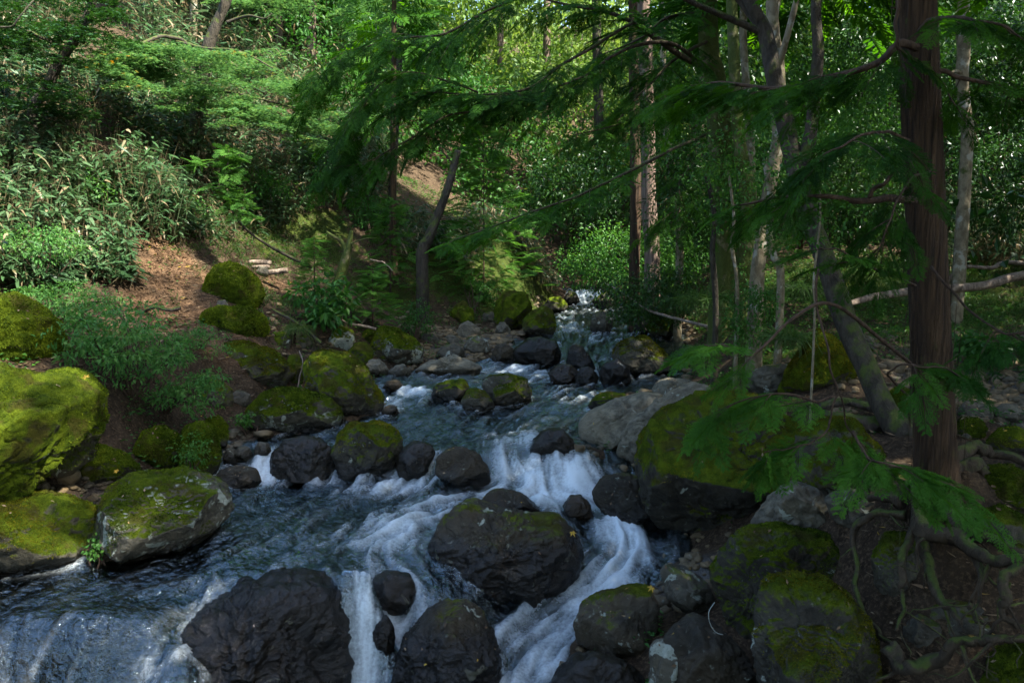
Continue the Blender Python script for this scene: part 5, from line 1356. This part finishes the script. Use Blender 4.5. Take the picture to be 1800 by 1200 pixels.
tussock('shaggy grass tussock with straw coloured hanging blades above the ramp shaped boulder', 522, 572, 12.2, .16, 320, .36, (.3, 1.1))
tussock('drooping green grass mound on the right bank under the dark bent sapling', 1238, 520, 11.2, .5, 700, .42, (.0, .6))
tussock('bright grass tuft growing against the left side of the pointed yellow moss boulder', 1385, 585, 8.7, .28, 500, .34, (.2, .8))
tussock('dark grass clump behind the leaning tree, on the right bank', 1405, 500, 10.5, .3, 420, .36, (.0, .5))
# fuzz of moss on the near boulders: short shoots standing on the stone
for (o, V, N, T, moss, lvl, dist, warm) in ROCKS:
    if moss < .3 or dist > 15: continue
    nv = np.empty(len(V) * 3, np.float32); o.data.vertices.foreach_get('normal', nv); nv = nv.reshape(-1, 3)
    mk = nv[:, 2] * .42 + .30 * fbm(V * 2.2, 41, 3) + .2 * fbm(V * 9, 43, 2) + moss * .95 - .62
    tri = V[T]; ar = np.linalg.norm(np.cross(tri[:, 1] - tri[:, 0], tri[:, 2] - tri[:, 0]), axis=1) * .5
    facing = ((tri.mean(1) - np.array([0, 0, CZ])) * nv[T].mean(1)).sum(1) < .6
    pr = ar * np.clip(mk[T].mean(1) * 3, 0, 1) * facing * (V[T].mean(1)[:, 2] > o['water_z'] + .1)
    if pr.sum() <= 0: continue
    n = int(min(9000, pr.sum() * 26000 / max(1, (dist / 6)) ** 1.3))
    if n < 900: continue
    ix = rng.choice(len(T), n, p=pr / pr.sum()); b = rng.random((n, 2)); f = b.sum(1) > 1; b[f] = 1 - b[f]
    p = tri[ix, 0] + (tri[ix, 1] - tri[ix, 0]) * b[:, :1] + (tri[ix, 2] - tri[ix, 0]) * b[:, 1:]
    nn = nrm(nv[T[ix]].mean(1)); sz = .011 * max(1, dist / 7)
    tv = np.clip(.45 + .45 * fbm(p * 3.1, 47, 3) + rng.normal(0, .2, n), 0, 1)
    a = Acc(); kites(a, p - nn * .003, nrm(nn + rdir(n) * .9), rdir(n), sz * rng.uniform(.6, 1.8, n), sz * .6, tv, .2)
    a.build('moss', M['moss_gold' if warm > .45 else 'moss'], o, np.array(o.location), False)
# litter and pebbles
LQ = np.concatenate([dens(off_stream(np.column_stack([rng.uniform(-8, 0, 50000), rng.uniform(5, 16, 50000)]), .1), BARE), dens(off_stream(np.column_stack([rng.uniform(-9, 9, 5000), rng.uniform(4, 20, 5000)]), .05), [], .45),
                     dens(np.column_stack([rng.uniform(1.8, 8, 12000), rng.uniform(3.6, 11, 12000)]), [(1660,650,9.0,1.4,.6),(1480,800,6.6,.8,.6),(1620,1050,4.7,.8,.8),(1720,980,4.6,.7,.8),(1720,870,5.2,.7,.8),(1700,690,8.4,1.2,.4)])])
LQ = LQ[:11000]
n = len(LQ); a = Acc()
kites(a, np.column_stack([LQ, ground_z(LQ) + rng.uniform(.004, .025, n)]), rdir(n, -.15, .25), nrm(UP + rdir(n) * .45), rng.uniform(.03, .11, n), rng.uniform(.012, .035, n), np.where(rng.random(n) < .05, 1.0, rng.uniform(0, .92, n)), -.1)
lp, ln = [], []
for (o, V, N, T, moss, lvl, dist, warm) in ROCKS:
    if lvl < 5 or o['water_z'] > V[:, 2].max() - .15: continue
    nv = np.empty(len(V) * 3, np.float32); o.data.vertices.foreach_get('normal', nv); nv = nv.reshape(-1, 3)
    w = np.where(nv[:, 2] > .55)[0]
    if len(w):
        m = int(4 + 10 * (V[:, 0].max() - V[:, 0].min())); ix = rng.choice(w, m); lp.append(V[ix] + nv[ix] * .006); ln.append(nv[ix])
lp = np.concatenate(lp); ln = np.concatenate(ln); n = len(lp)
kites(a, lp, perp(ln), nrm(ln + rdir(n) * .3), rng.uniform(.015, .05, n), rng.uniform(.008, .022, n), np.where(rng.random(n) < .12, 1.0, rng.uniform(.1, .92, n)), -.05)
a.build('leaf_litter', M['litter'], None, (0, 0, 0), False, kind='stuff')
PQ = dens(np.column_stack([rng.uniform(-6, 8, 60000), rng.uniform(5, 18, 60000)]), GRAV)
PQ = PQ[poly_sd(_sh, PQ) > .0][:4200]
SQ = np.column_stack([rng.uniform(-5, 4, 9000), rng.uniform(5, 24, 9000)]); sdq = poly_sd(_sh, SQ); SQ = SQ[np.abs(sdq - .12) < .16][:1800]
PQ = np.concatenate([PQ, SQ])
V0, T0 = ico(2)
n = len(PQ); sz = rng.gamma(2.2, .011, n) + .008
S = np.stack([sz * rng.uniform(.8, 1.5, n), sz * rng.uniform(.8, 1.5, n), sz * rng.uniform(.45, .9, n)], -1)
an = rng.uniform(0, 6.28, n)
Vp = V0[None] * S[:, None, :] * (1 + .16 * rng.normal(size=(n, len(V0), 1)))
X = Vp[..., 0] * np.cos(an)[:, None] - Vp[..., 1] * np.sin(an)[:, None]; Yy = Vp[..., 0] * np.sin(an)[:, None] + Vp[..., 1] * np.cos(an)[:, None]
Vp = np.stack([X, Yy, Vp[..., 2]], -1) + np.column_stack([PQ, ground_z(PQ) + sz * .02])[:, None, :]
o = link('gravel', mesh_from('gravel', Vp.reshape(-1, 3), (np.arange(n)[:, None, None] * len(V0) + T0[None]).reshape(-1, 3), True), M['rock'], kind='stuff')
o['moss'] = -.2; o['lichen'] = -.3; o['tone'] = 1.3; o['warm'] = .5; o['water_z'] = -9.0

# ------------------------------------------------------------------ shrubs one can tell apart
shrub('fern_shrub', 'airy fern leaved shrub with layered green sprays spreading over the left bank', 'shrub', 215, 600, 8.7, 260, 150, 'fern', 105, 40, .066, .026, (.2, 1), 14, flat=.35, cr=.20, base=(230, 700))
shrub('fern_shrub', 'lower trailing end of leafy shrub hanging beside the brownish mossy rock', 'shrub', 330, 690, 8.9, 130, 90, 'fern', 36, 34, .062, .026, (.2, 1), 8, flat=.4, cr=.15, base=(290, 720))
shrub('fern_shrub', 'pale feathery shrub above the mossy rocks, at the path edge', 'shrub', 110, 525, 9.4, 200, 60, 'fern', 46, 40, .05, .022, (.3, 1), 8, flat=.4, cr=.16, base=(110, 560))
shrub('fern_shrub', 'thin ferny bush between brown path and tan wedge boulder', 'shrub', 345, 600, 10.2, 110, 60, 'fern', 26, 40, .045, .02, (.2, 1), 6, flat=.4, cr=.14)
for (px, py, Y, w, h, mt, nc, L_, W_, lab) in [
   (60,430,10.3,170,70,'fern',44,.05,.022,'ferny bush at the left frame edge below the bamboo grass'),
   (150,330,12.4,120,70,'shrub',34,.07,.035,'round leaved bush inside the bamboo grass, lower left slope'),
   (40,270,12.8,150,90,'camellia',46,.08,.038,'dark glossy bush at the left frame edge, halfway up the slope'),
   (300,360,13.6,110,60,'shrub',30,.06,.03,'small green bush right of the bamboo grass, above the bare earth'),
   (450,330,16.0,130,70,'shrub',36,.08,.036,'mid green bush behind the hooked young cypress'),
   (540,300,18.5,120,90,'camellia',40,.09,.04,'dusky bush on the slope left of the slim straight trunk'),
   (250,240,15.5,130,70,'fern',38,.06,.026,'light ferny bush under the maple tiers'),
   (560,230,21.0,110,80,'maple',36,.09,.045,'pale lit bush high on the slope at the end of the maple tiers')]:
    shrub('slope_bush', lab, 'shrub', px, py, Y, w, h, mt, nc, 44, L_, W_, (.2, 1), 7, flat=.6, cr=.22 * Y / 13)
shrub('leafy_plant', 'broad leaved dark green plant growing below the log steps', 'plant', 568, 530, 12.6, 110, 90, 'shrub', 34, 16, .15, .07, (.1, .8), 9, cr=.17, base=(570, 570))
shrub('leafy_plant', 'small bright seedling plant in front of the loaf shaped boulder', 'plant', 430, 735, 9.4, 34, 24, 'shrub', 7, 14, .06, .035, (.5, 1), 3, cr=.06)
shrub('leafy_plant', 'creeping leafy plant covering the pair of mossy boulders', 'plant', 335, 790, 7.9, 60, 80, 'shrub', 16, 24, .04, .022, (.4, 1), 4, cr=.10)
shrub('leafy_plant', 'little green plant at the foot of the lichen patched boulder, in the dark cleft', 'plant', 172, 960, 6.25, 40, 50, 'shrub', 9, 20, .035, .022, (.4, 1), 4, cr=.06)
shrub('overhanging_shrub', 'light green small leaved shrub overhanging the upper stream from the right bank', 'shrub', 1110, 455, 18.5, 250, 110, 'shrub', 130, 60, .085, .042, (.2, 1), 14, cr=.38, base=(1170, 540))
shrub('overhanging_shrub', 'dense dark glossy shrub low over the water below the pinkish cedar', 'shrub', 1150, 520, 15.5, 190, 90, 'camellia', 90, 60, .075, .036, (.2, 1), 12, cr=.30, base=(1200, 565))
shrub('camellia_bush', 'dark glossy bush with bluish shine behind the cedar pair', 'shrub', 1010, 330, 22, 190, 170, 'camellia', 90, 60, .13, .06, (.1, .8), 9, cr=.55, base=(1010, 430))
shrub('camellia_bush', 'glossy green bush filling the gap under the forked leaning tree', 'shrub', 1500, 330, 13.5, 220, 190, 'camellia', 130, 64, .075, .036, (.3, 1), 10, cr=.36, base=(1500, 470))
shrub('camellia_bush', 'shining small leaved bush behind the pale speckled trunk', 'shrub', 1400, 250, 16, 220, 200, 'camellia', 120, 64, .09, .042, (.2, .9), 10, cr=.45, base=(1410, 440))
shrub('camellia_bush', 'leafy bush left of the mossy trunk, in half shade', 'shrub', 1210, 360, 15.5, 130, 200, 'camellia', 90, 60, .085, .04, (.3, 1), 9, cr=.40, base=(1215, 470))
shrub('camellia_bush', 'dim bush behind the red cypress, level with the forest floor', 'shrub', 1590, 380, 16, 150, 130, 'camellia', 80, 60, .085, .04, (.1, .8), 9, cr=.40, base=(1590, 460))
shrub('camellia_bush', 'dark bush at the right frame edge among the tall bamboo grass', 'shrub', 1760, 320, 14, 200, 190, 'camellia', 100, 60, .085, .04, (.0, .6), 9, cr=.42, base=(1760, 440))
shrub('camellia_bush', 'blackish green bush in the far right upper corner', 'shrub', 1770, 110, 15, 220, 240, 'camellia', 110, 60, .10, .045, (.0, .6), 9, cr=.5, base=(1770, 420))
shrub('camellia_bush', 'shaded bush high between the red cypress and the forked tree', 'shrub', 1540, 120, 18, 200, 240, 'camellia', 120, 60, .11, .05, (.1, .7), 9, cr=.55, base=(1540, 430))
shrub('understory_tree', 'mid green small leaved tree filling the gap behind the forked leaning stems', 'tree', 1440, 190, 13.0, 260, 190, 'shrub', 130, 50, .065, .034, (.2, .9), 9, cr=.34, base=(1440, 480))
shrub('understory_tree', 'mid green small leaved tree half hiding the paired cedar trunks', 'tree', 1190, 190, 15.2, 150, 190, 'shrub', 90, 50, .075, .038, (.2, .9), 8, cr=.40, base=(1210, 500))
shrub('understory_tree', 'green leafy tree between the pale thin trunk and the ivy wrapped trunk', 'tree', 1300, 330, 12.6, 130, 150, 'shrub', 60, 46, .06, .03, (.2, .9), 7, cr=.28, base=(1300, 520))
shrub('leafy_plant', 'young leafy plant with tall thin stems on the right bank edge, below the ivy', 'plant', 1330, 560, 9.4, 110, 110, 'shrub', 44, 40, .05, .026, (.2, .9), 8, cr=.17, base=(1330, 610))
shrub('leafy_plant', 'dark heart leaved ground plant right of the red trunk by the gravel', 'plant', 1720, 612, 9.0, 130, 40, 'shrub', 22, 14, .11, .07, (.0, .6), 7, cr=.14, base=(1720, 640))
shrub('leafy_plant', 'bramble with small leaves on the mossy bank left of the bend', 'plant', 835, 520, 18.2, 80, 60, 'shrub', 34, 40, .07, .035, (.0, .7), 7, cr=.25, base=(830, 555))
shrub('leafy_plant', 'drooping plant on the bank edge right of the bushy young cypress', 'plant', 735, 565, 14.5, 60, 70, 'shrub', 24, 36, .06, .03, (.1, .8), 6, cr=.2, base=(730, 605))
shrub('leafy_plant', 'low bush of blue green leaves behind the yellow mossy stump', 'plant', 660, 390, 18.5, 130, 90, 'shrub', 46, 44, .10, .035, (.0, .8), 7, cr=.33, base=(660, 440))

# ------------------------------------------------------------------ the far woods: beyond counting, one mass
def far_mass(zone_xy, n, hmin, hmax, rad, per, L, W, tint, mat, nm):
    g = ground_z(zone_xy, False)
    ctr = np.column_stack([zone_xy, g + rng.uniform(hmin, hmax, len(zone_xy))])
    a = Acc(); leaf_cloud(a, ctr, rad * rng.uniform(.5, 1.3, len(ctr)), per, L, W, tint, flatten=.7)
    a.build(nm, M[mat], None, (0, 0, 0), False, kind='stuff')
z1 = np.column_stack([rng.uniform(-22, 30, 2600), rng.uniform(27, 60, 2600)])
z1 = z1[np.abs(z1[:, 0] - z1[:, 1] * .04) < z1[:, 1] * .75]
far_mass(z1, 0, .3, 9, 1.1, 80, .30, .15, (.2, 1), 'farwood', 'far_woods')
z2 = np.column_stack([rng.uniform(4, 24, 2000), rng.uniform(18, 32, 2000)])
far_mass(z2, 0, .2, 10, .8, 70, .17, .08, (.0, .8), 'camellia', 'far_woods')
z4 = np.column_stack([rng.uniform(11, 34, 1500), rng.uniform(10, 34, 1500)])
far_mass(z4, 0, .2, 11, 1.0, 60, .22, .10, (.0, .6), 'camellia', 'far_woods')
z3 = np.column_stack([rng.uniform(-7, 4, 420), rng.uniform(22.5, 33, 420)])
z3 = z3[poly_sd(_sh, z3) > .8]
far_mass(z3, 0, .3, 4.5, .7, 70, .16, .075, (.0, .8), 'shrub', 'far_woods')
# unseen leaf clumps behind and beside the viewer, added to block low sky
zb = np.vstack([np.column_stack([rng.uniform(-13, 13, 480), rng.uniform(-12, -1.5, 480), rng.uniform(2.5, 13, 480)]),
                np.column_stack([rng.uniform(-7, 8, 320), rng.uniform(-5, 1.5, 320), rng.uniform(7, 11.5, 320)]),
                np.column_stack([rng.uniform(7, 15, 420), rng.uniform(-2, 12, 420), rng.uniform(3.2, 11, 420)])])
zt = np.column_stack([rng.uniform(9.5, 22, 640), rng.uniform(-14, 8, 640), rng.uniform(17, 26, 640)])  # trunkless high canopy, added and thinned to filter the sun
zt = np.vstack([zt, np.column_stack([rng.uniform(11.5, 19, 170), rng.uniform(-6, 1, 170), rng.uniform(17, 26, 170)])])
a = Acc(); leaf_cloud(a, zb, .9 * rng.uniform(.6, 1.2, len(zb)), 60, .24, .12, (.0, .7), flatten=.6)
leaf_cloud(a, zt, 1.0 * rng.uniform(.6, 1.3, len(zt)), 50, .30, .16, (.2, .9), flatten=.6)
a.build('unseen_shade_canopy', M['camellia'], None, (0, 0, 0), False, kind='stuff')
for i, (px, py, Y, h, r, lab) in enumerate([(620,150,34,13,.2,'straight far trunk left of the pale green tree'),(960,200,36,14,.2,'far trunk in the sunlit gap above the stream'),(1060,260,30,14,.22,'far trunk just left of the cedar pair'),
      (1215,250,26,14,.18,'far dim trunk right of the leaning pale trunk'),(1480,260,24,13,.16,'far dim trunk between the forked stems and red cypress'),(880,260,38,14,.18,'thin far trunk above the feathery young cypress'),(260,20,26,12,.16,'far thin trunk above the left slope, near the top edge')]):
    b = on_ground(px, py) if False else P(px, py, Y); b[2] = gz(b[0], b[1]) - .2
    t = thing('forest_tree', lab, 'tree', b, 'far trunks in the woods')
    c = np.linspace(b, b + [rng.normal(0, .4), rng.normal(0, .4), h], 14); V, T = tube_geo(c, taper(14, r, r * .5), 9, .1, i); a = Acc(); a.add(V, T); a.build('trunk', M['bark_cedar' if i % 2 else 'bark_dark'], t, b, True)
    k = rdir(70) * [2.2, 2.2, 3.2]; a = Acc(); leaf_cloud(a, c[-1] + k + [0, 0, -1], .9, 50, .26, .12, (.2, .9)); a.build('crown', M['farwood'], t, b, False)

# ------------------------------------------------------------------ fallen wood
def log(name, label, cat, pts, r0, r1, mat, sides=12, wob=.18, n=40, kink=.015):
    c = catmull(np.array([P(*p) for p in pts]), n)
    c = c + np.column_stack([fbm(np.column_stack([np.linspace(0, 4, n), np.full(n, k * 7.), np.full(n, pts[0][0])]), 2, 3) for k in range(3)]) * kink
    V, T = tube_geo(c, taper(n, r0, r1), sides, wob, int(pts[0][0])); a = Acc(); a.add(V, T)
    return a.build(name, M[mat], None, tuple(c[0]), True, label=label, cat=cat)
log('fallen_log', 'long weathered log with a pale end lying across the forest floor behind the red cypress', 'log', [(1482,540,10.6),(1530,524,10.7),(1600,512,10.8),(1660,506,10.9),(1730,502,11),(1780,488,11.1),(1840,478,11.2),(1950,460,11.3)], .04, .078, 'wood_pale')
log('fallen_branch', 'pale dead branch lying on top of the long weathered log at right', 'branch', [(1665,492,11.6),(1690,470,11.7),(1740,470,11.8),(1770,462,11.8),(1840,466,11.9)], .02, .035, 'wood_pale')
log('fallen_log', 'dark rotten log wedged between the biggest boulder and the leaning tree', 'log', [(1455,735,7.2),(1500,740,7.2),(1560,745,7.2),(1620,765,7.1)], .06, .085, 'wood_dark')
log('fallen_log', 'thin grey rotten log above the dark one, under the pointed boulder', 'log', [(1440,712,7.6),(1490,708,7.6),(1550,720,7.5),(1605,740,7.4)], .035, .05, 'wood_dark')
log('log_step', 'upper pale log of the rustic steps behind the haystack shaped boulder', 'log', [(438,461,14.3),(455,461,14.3),(476,462,14.3)], .045, .045, 'wood_pale', n=12, kink=.003)
log('log_step', 'middle pale log of the rustic steps, just under the upper one', 'log', [(443,469,14.2),(458,469,14.2),(473,469,14.2)], .032, .032, 'wood_pale', n=12, kink=.003)
log('log_step', 'lower pale log of the rustic steps, set right of the others', 'log', [(472,479,13.9),(490,477,13.9),(505,475,13.9)], .05, .05, 'wood_pale', n=12, kink=.003)
log('fallen_branch', 'dark crooked root like branch lying on the brown path', 'branch', [(228,556,11.1),(250,548,11.1),(275,543,11.1),(300,546,11.1),(318,541,11.2)], .012, .03, 'wood_dark')
log('fallen_branch', 'leaning grey stick under the young cypress, above the sunlit boulder', 'branch', [(635,570,13.6),(650,550,13.7),(668,530,13.9)], .035, .03, 'wood_dark')
log('fallen_branch', 'bleached broken branch on the bank beside the lichen spotted boulder', 'branch', [(600,565,13.2),(625,570,13.2),(660,578,13.3)], .014, .025, 'wood_pale')
log('fallen_branch', 'grey stick slanting over the grass tussock toward the water', 'branch', [(480,545,12.4),(520,565,12.3),(545,585,12.2),(565,605,12)], .02, .025, 'wood_dark')
log('fallen_branch', 'pale bare stick leaning across the right bank shrub beside the upper stream', 'branch', [(1060,497,17),(1100,520,16),(1140,545,15),(1195,560,14.2),(1250,575,13.4)], .016, .028, 'wood_pale')
log('fallen_branch', 'short splintered piece of wood by the bare domed stone', 'branch', [(1472,828,6.2),(1482,842,6.1),(1492,856,6.05)], .018, .02, 'wood_pale', n=12)
log('fallen_branch', 'thin twig lying on the rocks of the left bank, beside the wedge shaped boulder', 'branch', [(522,700,10.9),(527,670,11),(532,640,11.1),(526,615,11.3)], .010, .008, 'wood_pale', n=14)
log('fallen_branch', 'bare forked twig sticking out over the mossy bank', 'branch', [(650,455,14.6),(672,462,14.4),(690,475,14.2)], .012, .007, 'wood_pale', n=14)
for i, (x, y, Y, dx, dy) in enumerate([(880,310,12,60,-90),(800,290,13,70,-80),(640,420,15,70,-25)]):
    pass
log('withered_plant', 'curved whitish plant stem bent against the dark streaked boulder', 'plant', [(1256,1058,4.95),(1246,1075,4.9),(1248,1095,4.9),(1258,1110,4.9),(1271,1115,4.9)], .0024, .002, 'stem', 6, 0, 20, 0)
for (px, py, Y, lab) in [(1006,935,6.2,'single yellow leaf stuck on the wet shoulder of the splitting boulder'),(206,828,7.3,'yellow leaf lying by the rocks above the lichen patched boulder'),(1146,1032,5.55,'tiny orange leaf on top of the smooth green boulder'),(152,663,6.1,'yellow leaf caught on the moss below the fern shrub')]:
    p = P(px, py, Y - .12); a = Acc()
    star_leaves(a, np.array([p]), np.array([[.1, -.6, .8]]), .045, np.array([1.05]))
    a.build('fallen_leaf', M['litter'], None, tuple(p), False, label=lab, cat='leaf')
